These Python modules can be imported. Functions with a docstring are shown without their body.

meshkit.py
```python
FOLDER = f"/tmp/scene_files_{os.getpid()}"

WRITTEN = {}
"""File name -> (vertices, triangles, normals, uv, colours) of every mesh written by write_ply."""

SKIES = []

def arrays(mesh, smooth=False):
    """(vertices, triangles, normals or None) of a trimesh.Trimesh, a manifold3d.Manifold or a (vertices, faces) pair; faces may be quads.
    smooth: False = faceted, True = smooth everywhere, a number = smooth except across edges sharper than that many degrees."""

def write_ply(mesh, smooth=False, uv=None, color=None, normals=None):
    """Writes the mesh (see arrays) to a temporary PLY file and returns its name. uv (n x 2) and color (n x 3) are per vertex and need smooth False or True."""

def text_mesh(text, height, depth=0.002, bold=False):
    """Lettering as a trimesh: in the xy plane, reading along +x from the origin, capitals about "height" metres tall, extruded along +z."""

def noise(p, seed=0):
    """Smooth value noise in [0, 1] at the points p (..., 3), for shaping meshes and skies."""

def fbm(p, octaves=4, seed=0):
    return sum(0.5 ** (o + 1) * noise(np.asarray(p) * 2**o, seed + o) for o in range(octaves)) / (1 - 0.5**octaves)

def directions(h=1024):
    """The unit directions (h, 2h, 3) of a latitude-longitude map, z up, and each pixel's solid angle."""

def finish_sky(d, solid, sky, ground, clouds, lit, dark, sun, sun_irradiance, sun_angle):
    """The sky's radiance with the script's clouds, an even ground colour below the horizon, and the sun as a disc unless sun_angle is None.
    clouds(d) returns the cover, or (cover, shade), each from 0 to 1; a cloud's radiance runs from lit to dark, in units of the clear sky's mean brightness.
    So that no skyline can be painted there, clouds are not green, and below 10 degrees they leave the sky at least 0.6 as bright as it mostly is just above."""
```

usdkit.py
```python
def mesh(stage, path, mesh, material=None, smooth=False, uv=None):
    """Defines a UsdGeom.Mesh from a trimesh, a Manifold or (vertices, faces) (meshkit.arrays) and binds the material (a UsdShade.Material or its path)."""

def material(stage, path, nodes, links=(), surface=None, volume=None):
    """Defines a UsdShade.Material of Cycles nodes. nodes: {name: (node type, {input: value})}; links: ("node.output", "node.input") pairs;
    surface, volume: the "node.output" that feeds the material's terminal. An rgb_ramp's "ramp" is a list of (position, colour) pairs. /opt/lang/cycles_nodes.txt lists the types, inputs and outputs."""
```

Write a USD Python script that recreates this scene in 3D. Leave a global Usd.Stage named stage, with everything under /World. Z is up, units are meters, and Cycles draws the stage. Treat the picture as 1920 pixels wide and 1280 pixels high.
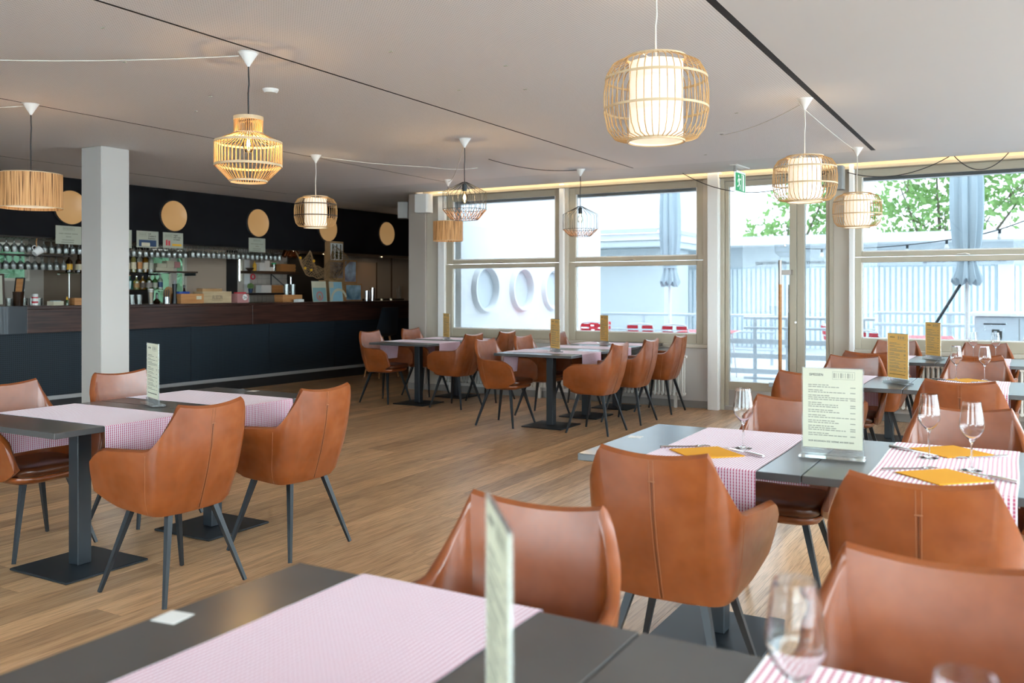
import math, random
import numpy as np, trimesh, usdkit, meshkit
from pxr import Usd, UsdGeom, UsdLux, UsdShade, Sdf, Gf, Vt

stage = Usd.Stage.CreateInMemory()
UsdGeom.SetStageUpAxis(stage, 'Z')
UsdGeom.SetStageMetersPerUnit(stage, 1.0)
UsdGeom.Xform.Define(stage, '/World')
UsdGeom.Scope.Define(stage, '/World/Looks')
PI = math.pi

# ------------------------------------------------------------------ camera, sky, exposure
CEIL = 2.72
WY = 10.09                      # inner face of the window wall
cam = UsdGeom.Camera.Define(stage, '/World/camera')
cam.CreateProjectionAttr('perspective')
cam.CreateHorizontalApertureAttr(36.0)
cam.CreateVerticalApertureAttr(24.0)
cam.CreateFocalLengthAttr(31.26)
cam.CreateVerticalApertureOffsetAttr(-1.781)
cam.CreateFStopAttr(3.2)
cam.CreateFocusDistanceAttr(5.2)
cam.CreateExposureAttr(-0.1)
cam.CreateClippingRangeAttr(Gf.Vec2f(0.05, 500))
xf = UsdGeom.Xformable(cam)
xf.AddTranslateOp().Set(Gf.Vec3d(0, 0, 1.37))
xf.AddRotateZOp().Set(30.0)
xf.AddRotateXOp().Set(90.0)

SKY = 5.8                       # bright overcast sky
GLASS_T = 0.45                  # sun-control glazing of the window wall
sky = UsdLux.DomeLight.Define(stage, '/World/sky')
sky.CreateIntensityAttr(SKY)
sky.CreateColorAttr(Gf.Vec3f(0.77, 0.91, 1.0))

# ------------------------------------------------------------------ materials
LK = '/World/Looks/'
def mat(name, nodes, links, surface):
    return usdkit.material(stage, LK + name, nodes, links, surface=surface)
def pm(name, col, rough=0.5, metal=0.0, spec=0.5, **kw):
    return mat(name, {'p': ('principled_bsdf', dict(base_color=col, roughness=rough, metallic=metal, specular_ior_level=spec, **kw))}, [], 'p.BSDF')
def noisy(name, c1, c2, rough=0.5, scale=6.0, detail=4.0, bump=0.0, bscale=None, stretch=(1, 1, 1), space='object', lo=0.3, hi=0.7, **kw):
    n = {'g': ('texture_coordinate', {}), 'm': ('mapping', dict(scale=stretch)), 'n': ('noise_texture', dict(scale=scale, detail=detail)),
         'r': ('rgb_ramp', {'ramp': [(lo, c1), (hi, c2)]}), 'p': ('principled_bsdf', dict(roughness=rough, **kw))}
    l = [('g.' + space, 'm.vector'), ('m.vector', 'n.vector'), ('n.fac', 'r.fac'), ('r.color', 'p.base_color')]
    if bump:
        n['n2'] = ('noise_texture', dict(scale=bscale or scale * 12, detail=3.0))
        n['b'] = ('bump', dict(strength=bump, distance=0.002))
        l += [('m.vector', 'n2.vector'), ('n2.fac', 'b.height'), ('b.normal', 'p.normal')]
    return mat(name, n, l, 'p.BSDF')
def emis(name, col, s, base=None):
    return mat(name, {'p': ('principled_bsdf', dict(base_color=base or col, roughness=0.6, emission_color=col, emission_strength=s))}, [], 'p.BSDF')
def pane_mat(name, tint, fres=1.45, rough=0.0):
    return mat(name, {'t': ('transparent_bsdf', dict(color=tint)), 'g': ('glossy_bsdf', dict(color=(1, 1, 1), roughness=rough)),
                      'f': ('fresnel', dict(IOR=fres)), 'm': ('mix_closure', {})},
               [('f.fac', 'm.fac'), ('t.BSDF', 'm.closure1'), ('g.BSDF', 'm.closure2')], 'm.closure')

M = {}
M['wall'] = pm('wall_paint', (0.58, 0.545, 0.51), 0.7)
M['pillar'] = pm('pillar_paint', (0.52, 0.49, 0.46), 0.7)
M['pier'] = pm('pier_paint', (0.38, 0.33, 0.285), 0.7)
M['white'] = pm('white_lacquer', (0.80, 0.79, 0.76), 0.5)
M['frame'] = pm('window_frame_lacquer', (0.42, 0.37, 0.28), 0.45)
M['frame2'] = pm('pilaster_lacquer', (0.50, 0.45, 0.37), 0.5)
M['baseboard'] = pm('baseboard_grey', (0.24, 0.22, 0.20), 0.5)
M['steel'] = pm('brushed_steel', (0.55, 0.53, 0.50), 0.32, 1.0)
M['kick'] = pm('kick_plate_metal', (0.32, 0.28, 0.25), 0.38, 0.6)
M['chrome'] = pm('chrome', (0.75, 0.75, 0.76), 0.12, 1.0)
M['blackmetal'] = pm('black_powder_coat', (0.012, 0.017, 0.022), 0.42)
M['blackcable'] = pm('black_cable', (0.012, 0.012, 0.014), 0.5)
M['whitecable'] = pm('white_cable', (0.62, 0.58, 0.52), 0.5)
M['whiteplastic'] = pm('white_plastic', (0.72, 0.70, 0.66), 0.4)
M['greyplastic'] = pm('grey_plastic', (0.30, 0.30, 0.29), 0.5)
M['slot'] = pm('dark_slot', (0.015, 0.015, 0.018), 0.8)
M['fascia'] = noisy('fascia_black', (0.008, 0.008, 0.010), (0.012, 0.012, 0.014), 0.7, 3.0, specular_ior_level=0.12)
M['barbase'] = mat('bar_perforated_panel', {'g': ('texture_coordinate', {}), 's': ('vector_math', dict(math_type='scale', scale=45.0)), 'f': ('vector_math', dict(math_type='fraction')),
    'd': ('vector_math', dict(math_type='distance', vector2=(0.5, 0.5, 0.5))), 'x': ('separate_xyz', {}), 'c': ('combine_xyz', dict(x=0.5)),
    'l': ('math', dict(math_type='less_than', value2=0.27)), 'm': ('mix', dict(color1=(0.018, 0.028, 0.038), color2=(0.004, 0.006, 0.008))),
    'p': ('principled_bsdf', dict(roughness=0.5, specular_ior_level=0.25))},
    [('g.object', 's.vector1'), ('s.vector', 'f.vector1'), ('f.vector', 'x.vector'), ('x.y', 'c.y'), ('x.z', 'c.z'), ('c.vector', 'd.vector1'), ('d.value', 'l.value1'),
     ('l.value', 'm.fac'), ('m.color', 'p.base_color')], 'p.BSDF')
M['barcap'] = pm('bar_corner_slate', (0.016, 0.024, 0.032), 0.35)
M['barwood'] = noisy('bar_dark_wood', (0.018, 0.008, 0.006), (0.075, 0.030, 0.022), 0.34, 3.0, 5.0, 0.15, 20, (6, 0.6, 14), lo=0.3, hi=0.75)
M['barstrip'] = pm('bar_foot_strip', (0.42, 0.42, 0.42), 0.4, 0.4)
M['tabletop'] = noisy('table_laminate', (0.050, 0.051, 0.053), (0.062, 0.061, 0.061), 0.24, 5.0, 3.0, 0.02, 300, ior=1.85)
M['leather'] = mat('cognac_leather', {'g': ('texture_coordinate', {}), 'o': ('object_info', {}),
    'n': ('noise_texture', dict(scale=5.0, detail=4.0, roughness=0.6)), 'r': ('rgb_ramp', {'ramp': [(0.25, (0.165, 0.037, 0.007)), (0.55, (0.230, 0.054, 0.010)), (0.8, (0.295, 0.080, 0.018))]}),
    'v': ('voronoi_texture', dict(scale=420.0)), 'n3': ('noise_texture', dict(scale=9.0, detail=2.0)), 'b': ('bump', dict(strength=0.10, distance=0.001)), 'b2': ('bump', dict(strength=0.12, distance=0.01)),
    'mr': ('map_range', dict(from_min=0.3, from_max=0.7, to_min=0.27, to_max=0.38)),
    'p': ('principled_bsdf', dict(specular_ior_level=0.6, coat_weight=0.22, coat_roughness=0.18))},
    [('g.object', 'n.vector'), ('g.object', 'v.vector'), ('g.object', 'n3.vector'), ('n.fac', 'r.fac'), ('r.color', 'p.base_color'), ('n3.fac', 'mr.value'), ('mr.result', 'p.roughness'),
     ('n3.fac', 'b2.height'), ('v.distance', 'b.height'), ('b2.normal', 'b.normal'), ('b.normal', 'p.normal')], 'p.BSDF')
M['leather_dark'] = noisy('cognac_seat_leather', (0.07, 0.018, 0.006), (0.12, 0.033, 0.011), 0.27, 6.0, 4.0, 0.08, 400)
M['stitch'] = pm('tan_stitching', (0.30, 0.115, 0.05), 0.6)
def runner_mat(name, red, white, pu, pv):
    return mat(name, {'u': ('uvmap', dict(attribute='st')), 'x': ('separate_xyz', {}),
        'a': ('math', dict(math_type='multiply', value2=1.0 / pu)), 'af': ('math', dict(math_type='fraction')), 'al': ('math', dict(math_type='less_than', value2=0.48)),
        'c': ('math', dict(math_type='multiply', value2=1.0 / pv)), 'cf': ('math', dict(math_type='fraction')), 'cl': ('math', dict(math_type='less_than', value2=0.35)),
        'm': ('mix', dict(color1=white, color2=red)), 'h': ('math', dict(math_type='multiply', value2=0.45)), 'm2': ('mix', dict(color2=white)),
        'p': ('principled_bsdf', dict(roughness=0.85, specular_ior_level=0.2, sheen_weight=0.3))},
        [('u.UV', 'x.vector'), ('x.x', 'a.value1'), ('a.value', 'af.value1'), ('af.value', 'al.value1'), ('x.y', 'c.value1'), ('c.value', 'cf.value1'), ('cf.value', 'cl.value1'),
         ('al.value', 'm.fac'), ('m.color', 'm2.color1'), ('cl.value', 'h.value1'), ('h.value', 'm2.fac'), ('m2.color', 'p.base_color')], 'p.BSDF')
M['runner'] = runner_mat('gingham_cloth', (0.46, 0.085, 0.155), (0.78, 0.66, 0.72), 0.0105, 0.0105)
M['runner_wide'] = runner_mat('striped_cloth', (0.52, 0.10, 0.17), (0.84, 0.78, 0.80), 0.0145, 0.012)
def paper(name, c):
    return mat(name, {'d': ('diffuse_bsdf', dict(color=c)), 't': ('translucent_bsdf', dict(color=tuple(x * .95 for x in c))), 'm': ('mix_closure', dict(fac=0.42))}, [('d.BSDF', 'm.closure1'), ('t.BSDF', 'm.closure2')], 'm.closure')
M['paper'] = paper('menu_card_cream', (0.76, 0.75, 0.62))
M['paper_kraft'] = paper('menu_card_kraft', (0.80, 0.58, 0.24))
M['print'] = pm('print_grey', (0.27, 0.27, 0.21), 0.7)
M['printdark'] = pm('print_dark', (0.05, 0.05, 0.045), 0.7)
M['printpale'] = pm('print_pale', (0.42, 0.42, 0.33), 0.7)
M['acrylic'] = mat('clear_acrylic', {'t': ('transparent_bsdf', dict(color=(0.95, 0.965, 0.96))), 'g': ('glossy_bsdf', dict(color=(1, 1, 1), roughness=0.05)), 'd': ('diffuse_bsdf', dict(color=(0.8, 0.85, 0.88))),
    'f': ('fresnel', dict(IOR=1.5)), 'm': ('mix_closure', {}), 'm2': ('mix_closure', dict(fac=0.08))},
    [('f.fac', 'm.fac'), ('t.BSDF', 'm.closure1'), ('g.BSDF', 'm.closure2'), ('m.closure', 'm2.closure1'), ('d.BSDF', 'm2.closure2')], 'm2.closure')
M['napkin'] = pm('orange_napkin', (0.80, 0.36, 0.03), 0.85, spec=0.2)
M['wineglass'] = mat('wine_glass', {'p': ('principled_bsdf', dict(base_color=(1, 1, 1), roughness=0.0, ior=1.45, transmission_weight=1.0))}, [], 'p.BSDF')
M['barglass'] = mat('bar_glassware', {'t': ('transparent_bsdf', dict(color=(.9, .92, .9))), 'd': ('diffuse_bsdf', dict(color=(.62, .64, .60))), 'g': ('glossy_bsdf', dict(color=(1, 1, 1), roughness=.08)), 'f': ('fresnel', dict(IOR=1.8)), 'm': ('mix_closure', dict(fac=.16)), 'm2': ('mix_closure', {})},
    [('t.BSDF', 'm.closure1'), ('d.BSDF', 'm.closure2'), ('f.fac', 'm2.fac'), ('m.closure', 'm2.closure1'), ('g.BSDF', 'm2.closure2')], 'm2.closure')
M['pane'] = pane_mat('sun_control_glass', (GLASS_T * 0.97, GLASS_T, GLASS_T * 1.02), 1.22)
M['paneclear'] = pane_mat('clear_glass', (0.97, 0.985, 0.98), 1.3)
M['greenglass'] = pane_mat('glass_shelf', (0.62, 0.72, 0.60), 1.4)
M['bamboo'] = noisy('bamboo_strip', (0.52, 0.27, 0.09), (0.64, 0.37, 0.15), 0.5, 8.0)
M['bamboo_pale'] = noisy('bamboo_ring', (0.52, 0.36, 0.20), (0.62, 0.45, 0.27), 0.5, 8.0)
M['rattan'] = noisy('rattan_weave', (0.45, 0.19, 0.07), (0.58, 0.28, 0.12), 0.6, 20.0)
M['cloth_shade'] = emis('lit_cloth_shade', (1.0, 0.80, 0.53), 0.62, (0.75, 0.70, 0.62))
M['shade_bottom'] = emis('lit_diffuser', (1.0, 0.84, 0.60), 0.75, (0.8, 0.75, 0.65))
M['straw_shade'] = mat('lit_straw_shade', {'g': ('texture_coordinate', {}), 'm': ('mapping', dict(scale=(150, 150, 3.0))), 'n': ('noise_texture', dict(scale=1.0, detail=3.0)),
    'r': ('rgb_ramp', {'ramp': [(0.36, (0.10, 0.04, 0.012)), (0.46, (0.42, 0.20, 0.07)), (0.68, (0.58, 0.33, 0.14))]}),
    'p': ('principled_bsdf', dict(roughness=0.7, emission_strength=0.30))},
    [('g.object', 'm.vector'), ('m.vector', 'n.vector'), ('n.fac', 'r.fac'), ('r.color', 'p.base_color'), ('r.color', 'p.emission_color')], 'p.BSDF')
M['bulb'] = mat('bulb_filament', {'e': ('emission', dict(color=(1.0, 0.66, 0.30), strength=950.0))}, [], 'e.emission')
M['bulbglass'] = pane_mat('bulb_glass', (0.99, 0.93, 0.80), 1.25)
M['led'] = mat('led_strip', {'e': ('emission', dict(color=(1.0, 0.79, 0.50), strength=36.0))}, [], 'e.emission')
M['spot'] = mat('downlight', {'e': ('emission', dict(color=(1.0, 0.66, 0.36), strength=70.0))}, [], 'e.emission')
M['disc'] = mat('amber_wall_lamp', {'g': ('texture_coordinate', {}), 'n': ('noise_texture', dict(scale=2.0, detail=2.0)), 'r': ('rgb_ramp', {'ramp': [(0.3, (0.70, 0.38, 0.14)), (0.7, (0.82, 0.50, 0.22))]}),
    'p': ('principled_bsdf', dict(roughness=0.35, base_color=(0.36, 0.19, 0.07), emission_strength=0.36))},
    [('g.object', 'n.vector'), ('n.fac', 'r.fac'), ('r.color', 'p.emission_color')], 'p.BSDF')
M['exitgreen'] = emis('exit_green', (0.03, 0.34, 0.13), 0.35, (0.02, 0.30, 0.11))
M['exitwhite'] = emis('exit_white', (0.85, 0.9, 0.85), 0.35, (0.8, 0.8, 0.8))
M['radiator'] = pm('radiator_enamel', (0.70, 0.66, 0.60), 0.4)
# ceiling: perforated acoustic plaster (holes too fine to be pieces) and plain plaster
def perf(name, holes):
    n = {'g': ('geometry', {}), 's': ('vector_math', dict(math_type='scale', scale=62.0)), 'f': ('vector_math', dict(math_type='fraction')), 'x': ('separate_xyz', {}), 'c': ('combine_xyz', dict(z=0.5)),
         'd': ('vector_math', dict(math_type='distance', vector2=(0.5, 0.5, 0.5))), 'l': ('math', dict(math_type='less_than', value2=0.20)), 'h': ('math', dict(math_type='multiply', value2=holes)),
         'm': ('mix', dict(color1=(0.76, 0.73, 0.725), color2=(0.22, 0.21, 0.20))), 'p': ('principled_bsdf', dict(roughness=0.8))}
    l = [('g.position', 's.vector1'), ('s.vector', 'f.vector1'), ('f.vector', 'x.vector'), ('x.x', 'c.x'), ('x.y', 'c.y'), ('c.vector', 'd.vector1'), ('d.value', 'l.value1'), ('l.value', 'h.value1'),
         ('h.value', 'm.fac'), ('m.color', 'p.base_color')]
    return mat(name, n, l, 'p.BSDF')
M['ceilperf'] = perf('ceiling_perforated', 0.55)
M['ceil'] = pm('ceiling_plaster', (0.66, 0.64, 0.63), 0.8)
# oak floor
def oak(name, rnd):
    return mat(name, {'g': ('geometry', {}), 'o': ('object_info', {}),
        'off': ('combine_xyz', {}), 'k': ('math', dict(math_type='multiply', value2=37.0)), 'add': ('vector_math', dict(math_type='add')),
        'm': ('mapping', dict(scale=(13.0, 1.1, 1.0))), 'n': ('noise_texture', dict(scale=1.0, detail=6.0, roughness=0.62, distortion=1.6)),
        'm2': ('mapping', dict(scale=(130.0, 5.0, 1.0))), 'n2': ('noise_texture', dict(scale=1.0, detail=3.0)),
        'r': ('rgb_ramp', {'ramp': [(0.25, (0.41, 0.23, 0.115)), (0.5, (0.66, 0.395, 0.205)), (0.75, (0.78, 0.51, 0.295))]}),
        'r2': ('rgb_ramp', {'ramp': [(0.36, (0.62, 0.58, 0.54)), (0.52, (1, 1, 1))]}), 'mm': ('mix', dict(mix_type='multiply', fac=0.8)),
        'v': ('map_range', dict(to_min=0.74, to_max=1.18)), 'hs': ('hsv', {}), 'b': ('bump', dict(strength=0.25, distance=0.001)),
        'p': ('principled_bsdf', dict(roughness=0.30, specular_ior_level=0.6))},
        [(rnd, 'k.value1'), ('k.value', 'off.x'), ('k.value', 'off.y'), ('g.position', 'add.vector1'), ('off.vector', 'add.vector2'), ('add.vector', 'm.vector'), ('m.vector', 'n.vector'),
         ('add.vector', 'm2.vector'), ('m2.vector', 'n2.vector'), ('n.fac', 'r.fac'), ('n2.fac', 'r2.fac'), ('r.color', 'mm.color1'), ('r2.color', 'mm.color2'), ('mm.color', 'hs.color'),
         (rnd, 'v.value'), ('v.result', 'hs.value'), ('hs.color', 'p.base_color'), ('n2.fac', 'b.height'), ('b.normal', 'p.normal')], 'p.BSDF')
M['oak'] = oak('oak_plank', 'o.random')
M['oak_far'] = oak('oak_plank_joined', 'g.random_per_island')
M['subfloor'] = pm('dark_subfloor', (0.05, 0.03, 0.02), 0.9)
M['cardboard'] = noisy('cardboard', (0.40, 0.22, 0.09), (0.50, 0.29, 0.13), 0.8, 6.0)
M['crate'] = noisy('pale_crate_wood', (0.42, 0.30, 0.17), (0.56, 0.42, 0.25), 0.7, 3.0, 5.0, stretch=(1, 1, 10))
M['orangewood'] = noisy('orange_wood', (0.42, 0.17, 0.05), (0.52, 0.25, 0.09), 0.6, 3.0, 5.0, stretch=(1, 1, 10))
M['pinkbox'] = pm('pink_card', (0.44, 0.20, 0.19), 0.7)
M['red'] = pm('red_lacquer', (0.62, 0.03, 0.05), 0.4)
M['blue'] = pm('blue_plastic', (0.03, 0.10, 0.42), 0.4)
M['yellow'] = pm('yellow_plastic', (0.80, 0.42, 0.02), 0.45)
M['teal'] = pm('teal_print', (0.22, 0.36, 0.36), 0.5)
M['skyblue'] = pm('pale_blue_print', (0.30, 0.52, 0.62), 0.4)
M['navy'] = pm('navy_print', (0.02, 0.05, 0.12), 0.5)
M['cream'] = pm('cream_print', (0.60, 0.55, 0.40), 0.6)
M['signpaper'] = pm('sign_paper', (0.42, 0.42, 0.33), 0.6)
M['photo'] = noisy('photo_print', (0.06, 0.16, 0.26), (0.52, 0.72, 0.82), 0.25, 3.0, 3.0, lo=0.35, hi=0.6)
M['photo2'] = noisy('photo_print_dark', (0.08, 0.04, 0.03), (0.30, 0.24, 0.22), 0.4, 12.0, 3.0, lo=0.35, hi=0.65)
M['photo3'] = noisy('photo_print_grey', (0.20, 0.16, 0.20), (0.55, 0.66, 0.76), 0.25, 4.0, 3.0, lo=0.35, hi=0.65)
M['copper'] = pm('copper', (0.55, 0.20, 0.08), 0.25, 1.0)
M['rope'] = noisy('fishing_net_cord', (0.26, 0.15, 0.07), (0.36, 0.22, 0.11), 0.8, 30.0)
M['darkwood'] = pm('dark_wood', (0.055, 0.03, 0.018), 0.5)
M['beige'] = pm('beige_panel', (0.42, 0.32, 0.24), 0.7)
M['brownpanel'] = pm('brown_panel', (0.13, 0.095, 0.065), 0.7)
M['greypanel'] = pm('grey_panel', (0.30, 0.26, 0.22), 0.7)
M['blackpanel'] = pm('black_panel', (0.012, 0.012, 0.013), 0.6)
M['tile'] = pm('kitchen_tile', (0.52, 0.45, 0.38), 0.3)
M['bluefront'] = pm('blue_grey_front', (0.14, 0.26, 0.33), 0.5)
M['leaf'] = mat('tree_leaf', {'g': ('geometry', {}), 'r': ('rgb_ramp', {'ramp': [(0.0, (0.28, 0.44, 0.17)), (0.5, (0.42, 0.58, 0.27)), (1.0, (0.58, 0.72, 0.42))]}), 'd': ('diffuse_bsdf', {}), 't': ('translucent_bsdf', {}), 'm': ('mix_closure', dict(fac=0.45))},
    [('g.random_per_island', 'r.fac'), ('r.color', 'd.color'), ('r.color', 't.color'), ('d.BSDF', 'm.closure1'), ('t.BSDF', 'm.closure2')], 'm.closure')
M['hedge'] = mat('hedge_leaf', {'g': ('geometry', {}), 'r': ('rgb_ramp', {'ramp': [(0.0, (0.16, 0.30, 0.20)), (1.0, (0.42, 0.58, 0.44))]}), 'd': ('diffuse_bsdf', {})}, [('g.random_per_island', 'r.fac'), ('r.color', 'd.color')], 'd.BSDF')
M['bark'] = noisy('bark', (0.10, 0.08, 0.06), (0.20, 0.16, 0.12), 0.9, 10.0)
M['render_white'] = pm('white_render', (0.80, 0.81, 0.83), 0.8)
M['render_grey'] = pm('grey_render', (0.60, 0.65, 0.67), 0.8)
M['corr'] = pm('corrugated_sheet', (0.78, 0.83, 0.86), 0.5)
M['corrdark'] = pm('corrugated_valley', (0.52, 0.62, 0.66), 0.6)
M['paving'] = noisy('terrace_paving', (0.46, 0.48, 0.50), (0.54, 0.56, 0.58), 0.8, 0.8, 5.0)
M['rail'] = pm('galvanised_rail', (0.55, 0.60, 0.64), 0.45, 0.5)
M['umbrella'] = noisy('grey_umbrella_cloth', (0.36, 0.44, 0.49), (0.44, 0.52, 0.57), 0.85, 2.0)
M['binmetal'] = pm('waste_station_steel', (0.56, 0.62, 0.66), 0.5, 0.2)
M['skyglass'] = pm('porthole_glass', (0.62, 0.68, 0.72), 0.2)
M['whitetube'] = pm('white_tube', (0.80, 0.80, 0.80), 0.35)

# ------------------------------------------------------------------ mesh helpers
class MB:
    """Collects pieces of one mesh."""
    def __init__(s): s.v, s.f, s.n = [], [], 0
    def add(s, v, f):
        v, f = np.asarray(v, float), np.asarray(f, int)
        if len(f) and f.shape[1] == 4: f = np.vstack([f[:, [0, 1, 2]], f[:, [0, 2, 3]]])
        s.v.append(v); s.f.append(f + s.n); s.n += len(v); return s
    def box(s, x0, x1, y0, y1, z0, z1, c=0.0):
        x0, x1 = min(x0, x1), max(x0, x1); y0, y1 = min(y0, y1), max(y0, y1); z0, z1 = min(z0, z1), max(z0, z1)
        if c > 0:
            return s.add(*cbox(x0, x1, y0, y1, z0, z1, c))
        v = [(x, y, z) for z in (z0, z1) for x, y in ((x0, y0), (x1, y0), (x1, y1), (x0, y1))]
        f = [(0, 3, 2, 1), (4, 5, 6, 7), (0, 1, 5, 4), (1, 2, 6, 5), (2, 3, 7, 6), (3, 0, 4, 7)]
        return s.add(v, f)
    def tube(s, pts, r, n=6, closed=False): return s.add(*tube(pts, r, n, closed))
    def lathe(s, prof, n=24, at=(0, 0, 0)):
        v, f = lathe(prof, n); return s.add(v + np.array(at), f)
    def tm(s, m): return s.add(m.vertices, m.faces)
    def xf(s, m4):
        s.v = [v @ m4[:3, :3].T + m4[:3, 3] for v in s.v]; return s
    def arr(s): return np.vstack(s.v), np.vstack(s.f)

def cbox(x0, x1, y0, y1, z0, z1, c):
    c = min(c, (x1 - x0) * .45, (y1 - y0) * .45, (z1 - z0) * .45)
    P = []
    for x, sx in ((x0, 1), (x1, -1)):
        for y, sy in ((y0, 1), (y1, -1)):
            for z, sz in ((z0, 1), (z1, -1)):
                P += [(x, y + sy * c, z + sz * c), (x + sx * c, y, z + sz * c), (x + sx * c, y + sy * c, z)]
    m = trimesh.convex.convex_hull(np.array(P))
    return m.vertices, m.faces
def tube(pts, r, n=6, closed=False):
    P = np.asarray(pts, float); k = len(P)
    r = np.broadcast_to(np.asarray(r, float), (k,))
    T = (np.roll(P, -1, 0) - np.roll(P, 1, 0)) if closed else np.gradient(P, axis=0)
    T /= np.maximum(np.linalg.norm(T, axis=1, keepdims=True), 1e-12)
    up = np.array([0, 0, 1.0]) if abs(T[0, 2]) < 0.9 else np.array([1.0, 0, 0])
    A = np.cross(T[0], up); A /= np.linalg.norm(A); rings = []
    for i in range(k):
        A = A - T[i] * A.dot(T[i]); A /= max(np.linalg.norm(A), 1e-12)
        B = np.cross(T[i], A); a = np.arange(n) * 2 * PI / n + PI / n
        rings.append(P[i] + r[i] * (np.cos(a)[:, None] * A + np.sin(a)[:, None] * B))
    v = np.vstack(rings); f = []
    for i in range(k if closed else k - 1):
        j = (i + 1) % k
        for a in range(n):
            b = (a + 1) % n; f.append((i * n + a, i * n + b, j * n + b, j * n + a))
    f = [(a, b, c) for a, b, c, d in f] + [(a, c, d) for a, b, c, d in f]
    if not closed:
        v = np.vstack([v, P[0], P[-1]]); c0, c1 = k * n, k * n + 1
        for a in range(n):
            b = (a + 1) % n; f += [(c0, b, a), (c1, (k - 1) * n + a, (k - 1) * n + b)]
    return v, np.array(f)
def lathe(prof, n=24):
    P = np.asarray(prof, float); k = len(P); a = np.arange(n) * 2 * PI / n
    v = np.stack([P[:, None, 0] * np.cos(a), P[:, None, 0] * np.sin(a), np.repeat(P[:, 1:2], n, 1)], -1).reshape(-1, 3)
    f = []
    for i in range(k - 1):
        for j in range(n):
            m = (j + 1) % n
            q = (i * n + j, i * n + m, (i + 1) * n + m, (i + 1) * n + j)
            if P[i, 0] > 1e-9: f.append((q[0], q[1], q[2])) if P[i + 1, 0] > 1e-9 else f.append((q[0], q[1], q[2]))
            if P[i + 1, 0] > 1e-9: f.append((q[0], q[2], q[3]))
    return v, np.array(f)
def loft(rings, cap=True):
    R = [np.asarray(r, float) for r in rings]; n = len(R[0]); v = list(np.vstack(R)); f = []
    for i in range(len(R) - 1):
        for j in range(n):
            m = (j + 1) % n; f += [(i * n + j, i * n + m, (i + 1) * n + m), (i * n + j, (i + 1) * n + m, (i + 1) * n + j)]
    if cap:
        for i, o in ((0, -1), (len(R) - 1, 1)):
            c = len(v); v.append(R[i].mean(0))
            for j in range(n):
                m = (j + 1) % n; f.append((c, i * n + j, i * n + m)[::o])
    return np.array(v), np.array(f)
def rr(w, d, r, z, n=5, cx=0, cy=0):
    P = []
    for sx, sy, a0 in ((1, 1, 0), (-1, 1, PI / 2), (-1, -1, PI), (1, -1, 1.5 * PI)):
        for k in range(n + 1):
            a = a0 + PI / 2 * k / n
            P.append((cx + sx * (w / 2 - r) + r * math.cos(a), cy + sy * (d / 2 - r) + r * math.sin(a), z))
    return P
def rotz(a, t=(0, 0, 0)):
    m = np.eye(4); m[0, 0] = m[1, 1] = math.cos(a); m[1, 0] = math.sin(a); m[0, 1] = -math.sin(a); m[:3, 3] = t; return m
def frame4(o, ex, ey, ez):
    m = np.eye(4); m[:3, 0], m[:3, 1], m[:3, 2], m[:3, 3] = ex, ey, ez, o; return m
def circle(r, z, n=48): return [(r * math.cos(2 * PI * k / n), r * math.sin(2 * PI * k / n), z) for k in range(n)]
def sag(a, b, drop, n=14):
    a, b = np.array(a, float), np.array(b, float); t = np.linspace(0, 1, n)[:, None]
    p = a + (b - a) * t; p[:, 2:] -= 4 * drop * t * (1 - t); return p

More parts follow.
